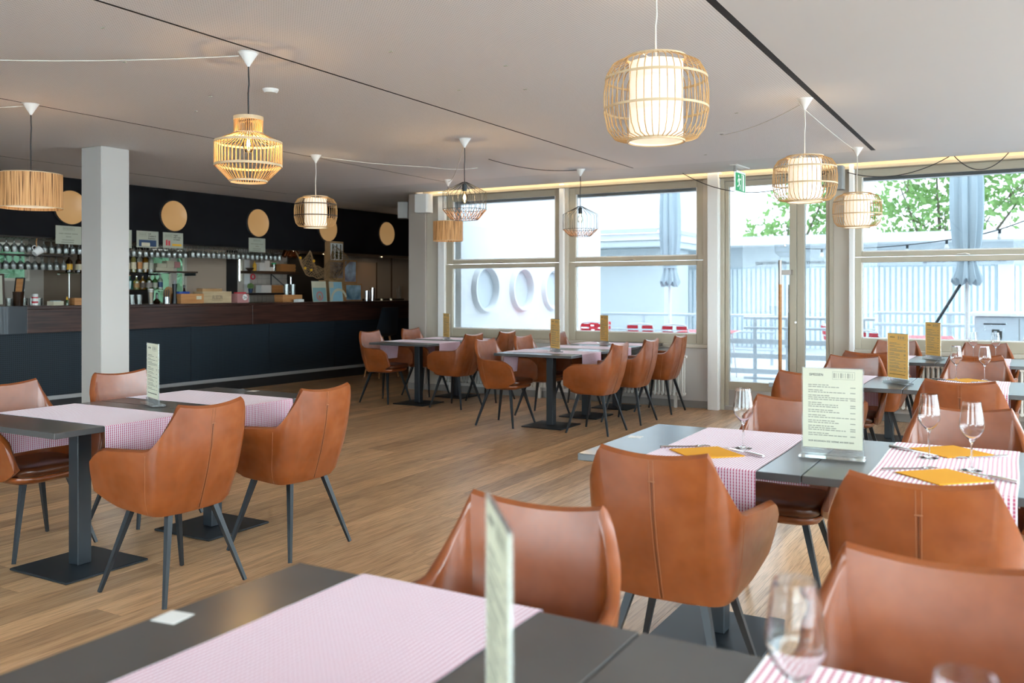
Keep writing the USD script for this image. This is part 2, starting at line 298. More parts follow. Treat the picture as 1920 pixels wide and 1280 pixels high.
# ------------------------------------------------------------------ scene helpers
USED = {}
def numbered(parent, name):
    k = (parent, name); i = USED.get(k, -1) + 1; USED[k] = i
    return f'{parent}/{name}' if i == 0 else f'{parent}/{name}_{i:03d}'
def setcd(p, **kw):
    for k, v in kw.items():
        if v is not None: p.SetCustomDataByKey(k, v)
def path_of(parent): return '/World' if parent is None else str(parent.GetPath())
def obj(name, mesh, m, parent=None, smooth=30, uv=None, label=None, cat=None, group=None, kind=None, loc=None, rz=None):
    a = mesh.arr() if isinstance(mesh, MB) else mesh
    p = usdkit.mesh(stage, numbered(path_of(parent), name), a, M[m] if isinstance(m, str) else m, smooth=smooth if uv is None else True, uv=uv)
    if loc is not None: UsdGeom.Xformable(p).AddTranslateOp().Set(Gf.Vec3d(*map(float, loc)))
    if rz: UsdGeom.Xformable(p).AddRotateZOp().Set(math.degrees(rz))
    setcd(p.GetPrim(), label=label, category=cat, group=group, kind=kind)
    return p.GetPrim()
def thing(name, label, cat, loc=(0, 0, 0), rz=0.0, group=None, kind=None):
    x = UsdGeom.Xform.Define(stage, numbered('/World', name))
    x.AddTranslateOp().Set(Gf.Vec3d(*map(float, loc))); x.AddRotateZOp().Set(math.degrees(rz))
    setcd(x.GetPrim(), label=label, category=cat, group=group, kind=kind)
    return x.GetPrim()
def dup(root, loc, rz, label=None, group=None):
    was = root.GetCustomData(); base = root.GetName()
    r = thing(base, label or was['label'], was['category'], loc, rz, group or was.get('group'))
    r.GetReferences().AddInternalReference(root.GetPath()); r.SetInstanceable(True)
    return r
def struct(name, mesh, m, parent=None, smooth=30, label=None):
    return obj(name, mesh, m, parent, smooth, kind=None if parent is not None else 'structure', label=label)


# ------------------------------------------------------------------ bar frame: local x runs along the bar, local y goes back behind it
BA = math.radians(2.3)
BU, BN = np.array([math.sin(BA), math.cos(BA), 0]), np.array([-math.cos(BA), math.sin(BA), 0])
BP0 = np.array([-9.4 - 9 * math.tan(BA), 0, 0])
BROT = PI / 2 - BA
BX = frame4(BP0, BU, BN, np.array([0, 0, 1.0]))
def bw(s, q, z=0.0): return tuple(BP0 + s * BU + q * BN + np.array([0, 0, z]))
def bbox(s0, s1, q0, q1, z0, z1, c=0.0): return MB().box(s0, s1, q0, q1, z0, z1, c).xf(BX)

# ------------------------------------------------------------------ floor of oak planks
fl = thing('floor', None, None, kind='structure')
obj('subfloor', MB().box(-13.2, 3.3, -3.2, 15.4, -0.06, -0.0145), 'subfloor', fl)
rng = random.Random(5)
PW, PL = 0.165, 2.1
planks = []
nx0, nx1 = int(-9.5 / PW) - 1, int(0.3 / PW) + 1
for i in range(nx0, nx1):
    y = 0.2 - rng.random() * PL
    while y < 12.0:
        planks.append((i * PW, y, y + PL)); y += PL
def vis(p):
    x, y = p[0] + PW / 2, (p[1] + p[2]) / 2
    d = -x * .5 + y * .866; l = x * .866 + y * .5
    if d < 1.0: return 1e3 + abs(x) + abs(y)
    return d + (50 if abs(l / d) > 0.62 else 0)
planks.sort(key=vis)
G = 0.0007
for x, y0, y1 in planks[:298]:
    obj('plank', MB().box(x + G, x + PW - G, y0 + G, y1 - G, -0.014, 0.0), 'oak', fl, smooth=False)
mb = MB()
for x, y0, y1 in planks[298:]: mb.box(x + G, x + PW - G, y0 + G, y1 - G, -0.014, 0.0)
for i in range(nx1, int(3.2 / PW)):
    mb.box(i * PW + G, i * PW + PW - G, -3, 11.9, -0.014, 0.0)
for i in range(int(-13.0 / PW), nx0):
    mb.box(i * PW + G, i * PW + PW - G, 3.0, 15.2, -0.014, 0.0)
for i in range(int(-9.6 / PW), int(0.4 / PW)):
    mb.box(i * PW + G, i * PW + PW - G, -3, -1.95, -0.014, 0.0)
obj('plank', mb, 'oak_far', fl, smooth=False, kind='stuff')

# ------------------------------------------------------------------ ceiling in panels with recessed dark slots, cove along the window wall
ce = thing('ceiling', None, None, kind='structure')
xs = [(-13.2, -8.905), (-8.895, -6.238), (-6.226, -3.745), (-3.733, -1.285)]
for k, (a, b) in enumerate(xs):
    y1 = 15.2 if k == 0 else 9.14
    obj('ceiling_panel', MB().box(a, b, -3.2, y1, CEIL, CEIL + 0.03, 0.001), 'ceilperf', ce)
obj('ceiling_panel', MB().box(-1.245, 3.3, -3.2, 9.14, CEIL, CEIL + 0.03, 0.001), 'ceil', ce)
obj('ceiling_border', MB().box(-8.895, 3.3, 9.1405, 9.95, CEIL, CEIL + 0.03), 'ceil', ce)
obj('ceiling_border', MB().box(-8.895, -7.3, 9.95, 15.2, CEIL, CEIL + 0.03), 'ceil', ce)
obj('ceiling_backing', MB().box(-13.2, 3.3, -3.2, 9.9, CEIL + 0.05, CEIL + 0.08), 'slot', ce)
obj('cove_board', MB().box(-7.3, 3.3, 9.945, 9.965, CEIL + 0.03, 2.88).box(-7.3, 3.3, 9.945, 10.28, 2.88, 2.90), 'ceil', ce)
obj('slot_strip', MB().box(-8.9065, -8.8935, -3.2, 9.14, CEIL - .0008, CEIL + .03).box(-6.2395, -6.2245, -3.2, 9.14, CEIL - .0008, CEIL + .03).box(-3.748, -3.730, -3.2, 9.14, CEIL - .0008, CEIL + .03).box(-1.286, -1.244, -3.2, 9.14, CEIL - .0004, CEIL + .03), 'slot', ce)
obj('roof_slab', MB().box(-13.6, 3.6, -3.6, 10.29, 2.92, 3.1).box(-13.6, -7.25, 10.29, 15.6, 2.92, 3.1), 'ceil', ce)
mb = MB()
for x, y in ((-4.6, 3.4), (-3.1, 4.0), (-2.7, 4.6), (-3.3, 5.0), (-2.9, 5.2), (-4.9, 4.3), (-5.4, 4.6), (-2.2, 5.6), (-1.9, 6.7), (-4.1, 2.9), (-2.75, 8.6), (-5.2, 7.5)):
    mb.box(x - .012, x + .012, y - .005, y + .005, CEIL - 0.004, CEIL + 0.002)
obj('fixing_hole', mb, 'printpale', ce, kind='stuff')
led = obj('led_strip', MB().box(-7.2, 3.2, 9.968, 9.978, 2.785, 2.80), 'led', label='warm white light strip hidden in the ceiling slot along the window wall', cat='strip light')

# ------------------------------------------------------------------ window wall
ww = thing('wall_window', None, None, kind='structure')
Y0, Y1 = WY, WY + 0.2
obj('wall_panel', MB().box(-6.985, -3.172, Y0, Y1, 0, 0.70), 'wall', ww)
obj('wall_panel', MB().box(-1.581, 3.3, Y0, Y1, 0, 0.70), 'wall', ww)
obj('wall_header', MB().box(-7.20, 3.3, Y0 - 0.065, Y1, 2.665, 2.703, .003).box(-7.49, 3.3, Y0 + .06, Y1, 2.704, 2.90), 'frame', ww)
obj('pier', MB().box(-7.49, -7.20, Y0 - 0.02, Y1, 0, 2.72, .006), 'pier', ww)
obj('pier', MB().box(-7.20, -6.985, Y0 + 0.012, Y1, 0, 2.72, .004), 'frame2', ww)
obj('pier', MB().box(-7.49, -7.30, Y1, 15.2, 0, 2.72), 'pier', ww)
obj('reveal', MB().box(-6.985, -6.875, Y0 - 0.03, Y1, 0.70, 2.72, .004), 'white', ww)
obj('pilaster', MB().box(-5.106, -5.045, Y0 - 0.06, Y1, 0.70, 2.72, .004), 'white', ww)
obj('pilaster', MB().box(-5.045, -5.0, Y0 - 0.02, Y1, 0.70, 2.72, .004), 'frame2', ww)
obj('pilaster', MB().box(-3.255, -3.172, Y0, Y1, 0.70, 2.72, .004), 'frame2', ww)
obj('pilaster', MB().box(-3.172, -3.045, Y0 - 0.10, Y1, 0, 2.74, .005), 'white', ww)
obj('pilaster', MB().box(-1.80, -1.632, Y0 - 0.01, Y1, 0, 2.72, .005), 'frame2', ww)
obj('pilaster', MB().box(-1.632, -1.583, Y0 - 0.07, Y1, 0.0, 2.72, .004), 'white', ww)
bl = struct('baseboard_window', MB().box(-7.20, -3.172, Y0 - 0.012, Y0, 0, 0.085, .003).box(-1.583, 3.2, Y0 - 0.012, Y0, 0, 0.085, .003).box(-7.49, -7.2, Y0 - 0.034, Y0 - .021, 0, 0.085, .003), 'baseboard')
def sillpart(a, b): struct('trim_1', MB().box(a, b, Y0 - 0.05, Y0 + 0.03, 0.700, 0.745, .006), 'frame2')
sillpart(-6.985, -5.107); sillpart(-4.999, -3.173); sillpart(-1.5825, 3.2)
def window(n, x0, x1, px0, px1):
    w = thing(f'window_{n}', None, None, kind='structure')
    a, b = Y0 + 0.005, Y0 + 0.075
    zb, zl0, zl1, zu0, zu1, zt = 0.746, 0.861, 1.672, 1.785, 2.583, 2.664
    obj('lower_frame', MB().box(x0, px0, a, b, zb, 1.728, .004).box(px1, x1, a, b, zb, 1.728, .004).box(px0, px1, a, b, zb, zl0, .004).box(px0, px1, a - .006, b, zl1, 1.728, .004), 'frame', w)
    obj('upper_frame', MB().box(x0, px0, a + .012, b, 1.733, zt, .004).box(px1, x1, a + .012, b, 1.733, zt, .004).box(px0, px1, a + .012, b, 1.733, zu0, .004).box(px0, px1, a + .012, b, zu1, zt, .004), 'frame', w)
    obj('glass_bead', MB().box(px0, px0 + .012, a + .02, b - .01, zl0, zl1).box(px1 - .012, px1, a + .02, b - .01, zl0, zl1).box(px0, px1, a + .02, b - .01, zl0, zl0 + .012)
        .box(px0, px0 + .012, a + .02, b - .01, zu0, zu1).box(px1 - .012, px1, a + .02, b - .01, zu0, zu1).box(px0, px1, a + .02, b - .01, zu0, zu0 + .012), 'white', w)
    obj('pane', MB().box(px0, px1, b - .03, b - .024, zl0, zl1), 'pane', w, smooth=False)
    obj('pane', MB().box(px0, px1, b - .03, b - .024, zu0, zu1), 'pane', w, smooth=False)
    obj('blind_box', MB().box(x0, x1, Y1 - .06, Y1 + .06, 2.557, 2.66), 'white', w)
    xm = (px0 + px1) / 2 - 0.02
    obj('window_handle', MB().tube([(xm - .055, a - .028, 1.742), (xm + .02, a - .03, 1.75), (xm + .06, a - .028, 1.737)], [.006, .009, .008], 8).tube([(xm + .03, a, 1.745), (xm + .03, a - .028, 1.745)], .008, 8), 'steel', w)
    return w
window(1, -6.875, -5.107, -6.767, -5.198)
window(2, -4.999, -3.256, -4.911, -3.332)
window(3, -1.583, 0.55, -1.517, 0.47)
window(4, 0.62, 2.75, 0.70, 2.67)
struct('trim_2', MB().box(.55, .62, Y0 - .05, Y1, .70, 2.72).box(2.75, 3.3, Y0, Y1, .70, 2.72), 'frame2')
# glazed entrance door
d = thing('door_1', None, None, kind='structure')
a, b = Y0 + 0.01, Y0 + 0.08
obj('door_frame', MB().box(-3.045, -3.0, a - .02, b + .02, 0, 2.664, .004).box(-1.845, -1.80, a - .02, b + .02, 0, 2.664, .004).box(-3.0, -1.845, a - .02, b + .02, 2.63, 2.664, .004), 'frame', d)
lf = obj('door_leaf', MB().box(-2.998, -2.953, a, b, .05, 2.625, .004).box(-2.27, -2.195, a, b, .05, 2.625, .004).box(-2.953, -2.27, a, b, .235, .328, .004).box(-2.953, -2.27, a, b, 2.565, 2.625, .004), 'frame', d)
obj('pane', MB().box(-2.953, -2.27, a + .03, a + .036, .328, 2.565), 'pane', lf, smooth=False)
obj('kick_plate', MB().box(-2.953, -2.27, a + .005, b - .005, .05, .235), 'kick', lf)
obj('pull_handle', MB().tube([(-2.355, a - .075, .30), (-2.355, a - .075, 1.44)], .019, 12), 'orangewood', lf, label='round wooden grip of the pull handle')
obj('handle_end', MB().tube([(-2.355, a - .075, 1.44), (-2.355, a - .075, 1.71)], .019, 12).box(-2.36, -2.235, a - .085, a - .065, 1.545, 1.60).box(-2.25, -2.235, a - .08, a, 1.545, 1.60), 'kick', lf)
obj('pull_handle', MB().tube([(-2.30, b + .06, .30), (-2.30, b + .06, 1.44)], .016, 12), 'crate', lf)
obj('handle_end', MB().tube([(-2.30, b + .06, .72), (-2.30, b + .06, .76)], .02, 12).tube([(-2.30, b + .06, .44), (-2.30, b + .06, .47)], .02, 12).box(-2.31, -2.235, b + .05, b + .07, 1.37, 1.40).box(-2.25, -2.235, b, b + .06, 1.37, 1.40), 'steel', lf)
sf = obj('side_leaf', MB().box(-2.19, -2.109, a, b, .05, 2.625, .004).box(-1.883, -1.847, a, b, .05, 2.625, .004).box(-2.109, -1.883, a, b, .235, .328, .004).box(-2.109, -1.883, a, b, 2.565, 2.625, .004), 'frame', d)
obj('pane', MB().box(-2.109, -1.883, a + .03, a + .036, .328, 2.565), 'pane', sf, smooth=False)
obj('kick_plate', MB().box(-2.109, -1.883, a + .005, b - .005, .05, .235), 'kick', sf)
obj('lock', MB().tube([(-2.2, a, 1.02), (-2.2, a - .02, 1.02)], .013, 10), 'steel', lf)
obj('threshold', MB().box(-3.0, -1.845, a, b + .1, 0.0, .045), 'kick', d)

# ------------------------------------------------------------------ the other walls with their windows (daylight from the right and from behind)
wr = thing('wall_right', None, None, kind='structure')
obj('wall_panel', MB().box(3.2, 3.4, -3.2, 10.3, 0, 0.45).box(3.2, 3.4, -3.2, 10.3, 2.66, 2.9), 'wall', wr)
k = 5
ym = [-2.9, -1.1, 0.7, 2.5, 4.3, 6.1, 7.9, 9.7]
mb = MB()
for y in ym + [-3.1]: mb.box(3.22, 3.36, y - .05, y + .05, .45, 2.66)
obj('pilaster', mb, 'frame2', wr)
for y0, y1 in zip(ym[:-1], ym[1:]):
    w = thing(f'window_{k}', None, None, kind='structure'); k += 1
    obj('frame', MB().box(3.25, 3.32, y0 + .05, y1 - .05, .45, .52).box(3.25, 3.32, y0 + .05, y1 - .05, 2.60, 2.66), 'frame', w)
    obj('pane', MB().box(3.28, 3.286, y0 + .05, y1 - .05, .52, 2.60), 'paneclear', w, smooth=False)
wb = thing('wall_back', None, None, kind='structure')
obj('wall_panel', MB().box(-13.2, 3.4, -3.4, -3.2, 0, .45).box(-13.2, 3.4, -3.4, -3.2, 2.66, 2.9).box(-13.2, -6.6, -3.4, -3.2, .45, 2.66).box(-3.1, -.36, -3.4, -3.2, .45, 2.66), 'wall', wb)
xm = [-6.6, -4.85, -3.1, -.3, 1.3, 3.0]
mb = MB()
for x in xm: mb.box(x - .06, x + .06, -3.38, -3.22, .45, 2.66)
obj('pilaster', mb.box(3.06, 3.4, -3.4, -3.2, .45, 2.66), 'frame2', wb)
for x0, x1 in [p for p in zip(xm[:-1], xm[1:]) if p[0] != -3.1]:
    w = thing(f'window_{k}', None, None, kind='structure'); k += 1
    obj('frame', MB().box(x0 + .06, x1 - .06, -3.32, -3.25, .45, .52).box(x0 + .06, x1 - .06, -3.32, -3.25, 2.60, 2.66), 'frame', w)
    obj('pane', MB().box(x0 + .06, x1 - .06, -3.29, -3.284, .52, 2.60), 'paneclear', w, smooth=False)
struct('wall_left', MB().box(-13.4, -13.2, -3.4, 4.0, 0, 2.9), 'wall')
struct('wall_end', MB().box(-13.4, -7.3, 15.2, 15.4, 0, 2.9), 'wall')

# ------------------------------------------------------------------ white pillar
pl = thing('pillar', 'square white pillar between the left tables and the long bar', 'pillar', (-7.59, 5.40, 0))
obj('shaft', MB().box(-.15, .15, -.15, .15, .0, CEIL, .006), 'pillar', pl)
obj('skirting', MB().box(-.158, .158, -.158, .158, 0, .07, .004), 'baseboard', pl)

# ------------------------------------------------------------------ bulkhead over the bar with back wall
wf = thing('wall_bar', None, None, kind='structure')
obj('fascia', bbox(2.6, 15.3, .40, .44, 2.0, CEIL), 'fascia', wf)
obj('soffit', bbox(2.6, 15.3, .44, 3.3, 2.03, 2.07), 'greypanel', wf)
obj('soffit_edge', bbox(2.6, 15.3, .44, .50, 1.995, 2.03), 'blackpanel', wf)
Q = 1.9
def back(s0, s1, z0, z1, m, name='back_panel'): obj(name, bbox(s0, s1, Q, Q + .06, z0, z1), m, wf)
back(2.6, 6.2, 0, 2.03, 'brownpanel'); back(6.2, 6.91, 0, 1.50, 'greypanel'); back(6.91, 7.1, 0, 2.03, 'greypanel'); back(7.1, 7.62, 0, 2.03, 'brownpanel')
back(7.62, 8.70, 0, 2.03, 'blackpanel'); back(8.70, 9.37, 0, 1.16, 'bluefront'); back(9.37, 10.13, 0, 2.03, 'beige'); back(10.13, 10.36, 0, 2.03, 'blackpanel')
back(10.36, 11.47, 0, 1.18, 'greypanel'); back(10.36, 10.50, 1.18, 1.50, 'tile'); back(11.47, 12.85, 0, 2.03, 'blackpanel'); back(12.85, 13.25, 0, 2.03, 'greypanel')
back(13.25, 13.8, 0, 1.92, 'beige', 'service_door'); back(13.25, 13.8, 1.92, 2.03, 'greypanel'); back(13.8, 15.3, 0, 2.03, 'greypanel')
obj('panel_joint', bbox(14.25, 14.28, Q - .01, Q, 1.0, 2.03).add(*bbox(13.8, 13.82, Q - .012, Q, 1.0, 1.93).arr()), 'darkwood', wf)
# tiled kitchen niche behind the pass-through
for r in range(8):
    for c in range(9):
        s0, z0 = 10.62 + c * .095, 1.18 + r * .1
        obj('wall_tile', bbox(s0 + .002, s0 + .093, Q + .02, Q + .05, z0 + .002, z0 + .098, .003), 'tile', wf, smooth=False)
back(10.50, 10.62, 1.18, 2.03, 'white', 'niche_post')
obj('back_panel', bbox(10.6, 11.5, Q + .05, Q + .1, 1.16, 2.03), 'greypanel', wf)
def backwin(n, s0, s1, z0, z1, mull=None):
    w = thing(f'window_{n}', None, None, kind='structure')
    mb = MB(); t = .035
    mb.box(s0, s0 + t, Q, Q + .06, z0, z1).box(s1 - t, s1, Q, Q + .06, z0, z1).box(s0 + t, s1 - t, Q, Q + .06, z0, z0 + t).box(s0 + t, s1 - t, Q, Q + .06, z1 - t, z1)
    if mull: mb.box(mull - .05, mull + .05, Q, Q + .06, z0 + t, z1 - t)
    obj('frame', mb.xf(BX), 'frame2', w)
    obj('pane', bbox(s0 + t, s1 - t, Q + .03, Q + .034, z0 + t, z1 - t), 'paneclear', w, smooth=False)
backwin(20, 6.2, 6.91, 1.50, 2.03); backwin(21, 8.70, 9.37, 1.16, 2.03, 9.14); backwin(22, 10.36, 10.50, 1.50, 2.03)
obj('back_worktop', bbox(5.6, 15.2, 1.35, 1.89, .88, .92), 'steel', wf)
obj('back_cabinet', bbox(5.6, 15.2, 1.40, 1.89, 0, .88), 'blackpanel', wf)
for s in (6.55, 7.99, 9.435, 10.88, 12.325):
    lab = {6.55: 'round amber wall lamp left of the pillar, above the first sign', 7.99: 'round amber wall lamp right of the pillar, largest one fully in view', 9.435: 'round amber wall lamp in the middle of the black fascia',
           10.88: 'round amber wall lamp half hidden behind a bamboo pendant', 12.325: 'round amber wall lamp nearest the window wall, smallest in view'}[s]
    t = thing('wall_lamp', lab, 'wall lamp', bw(s, .40, 2.365), BROT, 'round lamps on the black fascia')
    v, f = lathe([(0, .012), (.06, .011), (.12, .005), (.17, -.006), (.198, -.016), (.2, -.018)], 40)
    v = np.stack([v[:, 0], v[:, 2] - .018, v[:, 1]], -1); obj('dish', (v, f), 'disc', t, smooth=True)
    v, f = lathe([(.198, .0), (.2, .02), (.206, .022), (.212, .018), (.213, .0)], 40)
    obj('rim', (np.stack([v[:, 0], -v[:, 2], v[:, 1]], -1), f[:, ::-1]), 'blackmetal', t, smooth=True)
for s, q, lab in ((14.35, 1.2, 'small recessed downlight above the right end of the bar'), (9.0, .9, 'small recessed downlight over the glass racks'), (12.0, 1.55, 'small recessed downlight lighting the wall behind the fishing net'), (10.9, 1.2, 'small recessed downlight above the kitchen shelf'), (7.6, 1.0, 'small recessed downlight over the bottle shelves'), (13.5, 1.5, 'small recessed downlight above the service door')):
    t = thing('downlight', lab, 'downlight', bw(s, q, 2.03), BROT, 'downlights behind the bar')
    obj('lamp_face', MB().lathe([(0, -.004), (.035, -.004), (.035, 0)], 20), 'spot', t)
    obj('lamp_ring', MB().lathe([(.036, -.001), (.037, -.006), (.046, -.005), (.048, 0)], 20), 'steel', t)

# ------------------------------------------------------------------ bar counter
bc = thing('bar_counter', 'long bar counter with dark wood front over a black perforated base', 'bar')
obj('worktop', bbox(5.82, 13.3, .0, .50, 1.165, 1.20, .004), 'barwood', bc)
obj('front_panel', bbox(5.82, 9.0, .0, .03, .90, 1.164, .003), 'barwood', bc)
obj('front_panel', bbox(9.003, 13.3, .0, .03, .90, 1.164, .003), 'barwood', bc)
pts = [(5.817, 0), (5.62, 0)] + [(5.62 - .1 * math.sin(a), .1 - .1 * math.cos(a)) for a in np.linspace(0, PI / 2, 9)[1:]] + [(5.52, .6), (5.817, .6)]
import shapely
cap = trimesh.creation.extrude_polygon(shapely.Polygon(pts), .30, engine='earcut'); cap.apply_translation((0, 0, .90))
obj('corner_cap', MB().tm(cap).xf(BX), 'barcap', bc, label='rounded slate grey corner of the bar')
obj('under_shelf', bbox(5.82, 13.3, .03, .5, 1.12, 1.164), 'blackpanel', bc)
for i in range(7):
    s = 4.0 + i * 1.35
    obj('base_panel', bbox(s, min(s + 1.346, 13.3), .10, .14, .175, .905), 'barbase', bc)
obj('foot_strip', bbox(4.0, 13.3, .085, .10, .128, .174, .003), 'barstrip', bc)
obj('plinth', bbox(4.0, 13.3, .095, .14, 0, .127), 'blackpanel', bc)

# ------------------------------------------------------------------ tables
TW, TD, TZ = 0.83, 0.865, 0.75        # along the row, across it, height
def make_table(label, group):
    t = thing('dining_table', label, 'table', (0, 0, 0), 0, group)
    obj('tabletop', MB().box(-TW / 2 + .001, TW / 2 - .001, -TD / 2, TD / 2, TZ - .027, TZ, .002), 'tabletop', t, smooth=False)
    obj('base_plate', MB().box(-.225, .225, -.225, .225, .001, .013, .004), 'blackmetal', t, smooth=False)
    obj('column', MB().box(-.038, .038, -.038, .038, .013, TZ - .04, .004), 'blackmetal', t, smooth=False)
    obj('mounting_plate', MB().box(-.2, .2, -.16, .16, TZ - .04, TZ - .0275), 'blackmetal', t, smooth=False)
    return t
# ------------------------------------------------------------------ the cognac armchair (front towards +x)
def interp(z, tab):
    a = np.array(tab); return np.interp(z, a[:, 0], a[:, 1])
def shell_point(u, z):
    """A point of the chair shell: u from -1 (right arm front) over 0 (mid back) to 1 (left arm front)."""
    a = abs(u); s = 1 if u >= 0 else -1
    W = interp(z, [(.37, .186), (.382, .205), (.40, .213), (.45, .226), (.52, .238), (.6, .248), (.67, .253), (.76, .246), (.88, .226)])
    B = interp(z, [(.37, -.148), (.382, -.168), (.40, -.175), (.45, -.192), (.55, -.223), (.67, -.250), (.88, -.274)])
    Fx = interp(z, [(.37, .17), (.40, .212), (.46, .245), (.56, .232), (.67, .208)])
    r = interp(z, [(.37, .06), (.45, .078), (.67, .10), (.88, .05)])
    a1, a2 = .36, .60
    if a <= a1:
        y = (W - r) * a / a1; x = B + .020 * (y / W) ** 2
    elif a <= a2:
        t = (a - a1) / (a2 - a1) * PI / 2; k = B + .020 * ((W - r) / W) ** 2
        y = W - r + r * math.sin(t); x = k + r * (1 - math.cos(t))
    else:
        k = B + .020 * ((W - r) / W) ** 2 + r; y = W + interp(z, [(.37, .0), (.45, .010), (.55, .024), (.67, .036)]) * math.sin(min(1, (a - a2) / (1 - a2) * 1.1) * PI / 2); x = k + (Fx - k) * (a - a2) / (1 - a2)
    return np.array([x, s * y, z])
def smooth01(t): t = min(1, max(0, t)); return t * t * (3 - 2 * t)
def rim_height(u):
    a = abs(u)
    if a <= .37: h = .846 + .020 * (a / .37) ** 2
    elif a <= .62: h = .866 + (.668 - .866) * (0.35 * (a - .37) / .25 + 0.65 * smooth01((a - .37) / .25))
    else: h = .668 - .010 * (a - .62) / .38
    if a > .88: h -= .055 * ((a - .88) / .12) ** 2.2
    return h
def foot_height(u):
    a = abs(u); return .375 + .022 * min(1, max(0, (a - .58) / .3)) + (.065 * ((a - .82) / .18) ** 2 if a > .82 else 0)
def shell_mesh():
    us = np.concatenate([np.linspace(-1, 1, 61)]); nv = 15; th = .030
    us = np.sort(np.concatenate([us, [-.37, .37]])); nu = len(us)
    O = np.array([[shell_point(u, foot_height(u) + (rim_height(u) - foot_height(u)) * k / (nv - 1)) for u in us] for k in range(nv)])
    du = np.gradient(O, axis=1); dv = np.gradient(O, axis=0)
    Nn = np.cross(du, dv); Nn /= np.maximum(np.linalg.norm(Nn, axis=2, keepdims=True), 1e-9)
    if Nn[7, nu // 2, 0] > 0: Nn = -Nn
    I = O - Nn * th
    rim = (O[-1] + I[-1]) / 2 + np.array([0, 0, .010]); low = (O[0] + I[0]) / 2 - np.array([0, 0, .004])
    loop = list(O) + [rim] + list(I[::-1]) + [low]           # closed section per column
    L = np.array(loop); n = len(L)
    v = L.transpose(1, 0, 2).reshape(-1, 3); f = []
    for i in range(nu - 1):
        for k in range(n):
            m = (k + 1) % n; a, b, c, d = i * n + k, (i + 1) * n + k, (i + 1) * n + m, i * n + m
            f += [(a, b, c), (a, c, d)]
    for i in (0, nu - 1):                                    # rounded arm fronts
        c = len(v); tip = L[:, i].mean(0) + np.array([.012, 0, 0]); v = np.vstack([v, tip])
        for k in range(n):
            m = (k + 1) % n; f.append((c, i * n + m, i * n + k) if i else (c, i * n + k, i * n + m))
    f = np.array(f); m = trimesh.Trimesh(v, f, process=False); trimesh.repair.fix_normals(m)
    return m.vertices, m.faces
def make_chair(label, group):
    t = thing('armchair', label, 'chair', (0, 0, 0), 0, group)
    obj('shell', shell_mesh(), 'leather', t, smooth=48)
    pan = loft([rr(.26, .26, .07, .370, cx=.0), rr(.33, .32, .08, .374, cx=.010), rr(.375, .37, .085, .388, cx=.030), rr(.385, .385, .085, .405, cx=.038), rr(.37, .38, .085, .418, cx=.036)])
    obj('seat_base', pan, 'leather', t, smooth=50)
    cu = loft([rr(.36, .36, .07, .418, cx=.046), rr(.388, .385, .08, .430, cx=.052), rr(.398, .39, .085, .448, cx=.054), rr(.392, .385, .08, .464, cx=.053), rr(.36, .36, .075, .474, cx=.048), rr(.27, .27, .07, .480, cx=.046), rr(.14, .14, .05, .482, cx=.046)])
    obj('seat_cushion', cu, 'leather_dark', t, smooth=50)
    def line(u, z0, z1, off, du=0):
        zs = np.linspace(z0, z1, 9); return [shell_point(u + du, z) + off * np.array([math.cos(ang(u)), math.sin(ang(u)), 0]) for z in zs]
    def ang(u): return PI if abs(u) < .36 else (PI / 2 if u > 0 else -PI / 2) + (0 if abs(u) > .6 else (.45 if u > 0 else -.45))
    mb = MB()
    for du in (-.022, .022): mb.tube(line(0, .385, .842, .0004, du * .7), .0011, 5)
    p = line(0, .775, .776, .0015, -.022)[0]; q = line(0, .775, .776, .0015, .022)[0]; mb.tube([p, q], .0022, 5)
    for s in (-1, 1): mb.tube(line(s * .615, .385, .655, .0004), .0012, 5)
    obj('back_groove', tube(line(0, .385, .775, .0006), .0017, 5), 'leather_dark', t, smooth=True)
    obj('seam', mb, 'stitch', t, smooth=True, label='pale double stitched seams down the back and sides', kind='stuff')
    for sx, sy in ((1, 1), (1, -1), (-1, 1), (-1, -1)):
        pts = [np.array([sx * .125 + .005, sy * .125, .378]), np.array([sx * .172 + .002, sy * .176, .19]), np.array([sx * .22, sy * .228, .002])]
        obj('leg', tube(pts, [.0185, .0145, .0105], 4), 'blackmetal', t, smooth=20)
    return t
E_, N_, W_, S_ = 0.0, PI / 2, PI, -PI / 2
G1 = 'armchairs of the left table pair'; G2 = 'armchairs of the table row beside the pier'; G3 = 'armchairs of the window table row'
G4 = 'armchairs of the front right table row'; G5 = 'armchairs of the middle right table row'; G6 = 'armchairs of the right table row under the window'; G7 = 'armchairs of the nearest table row'
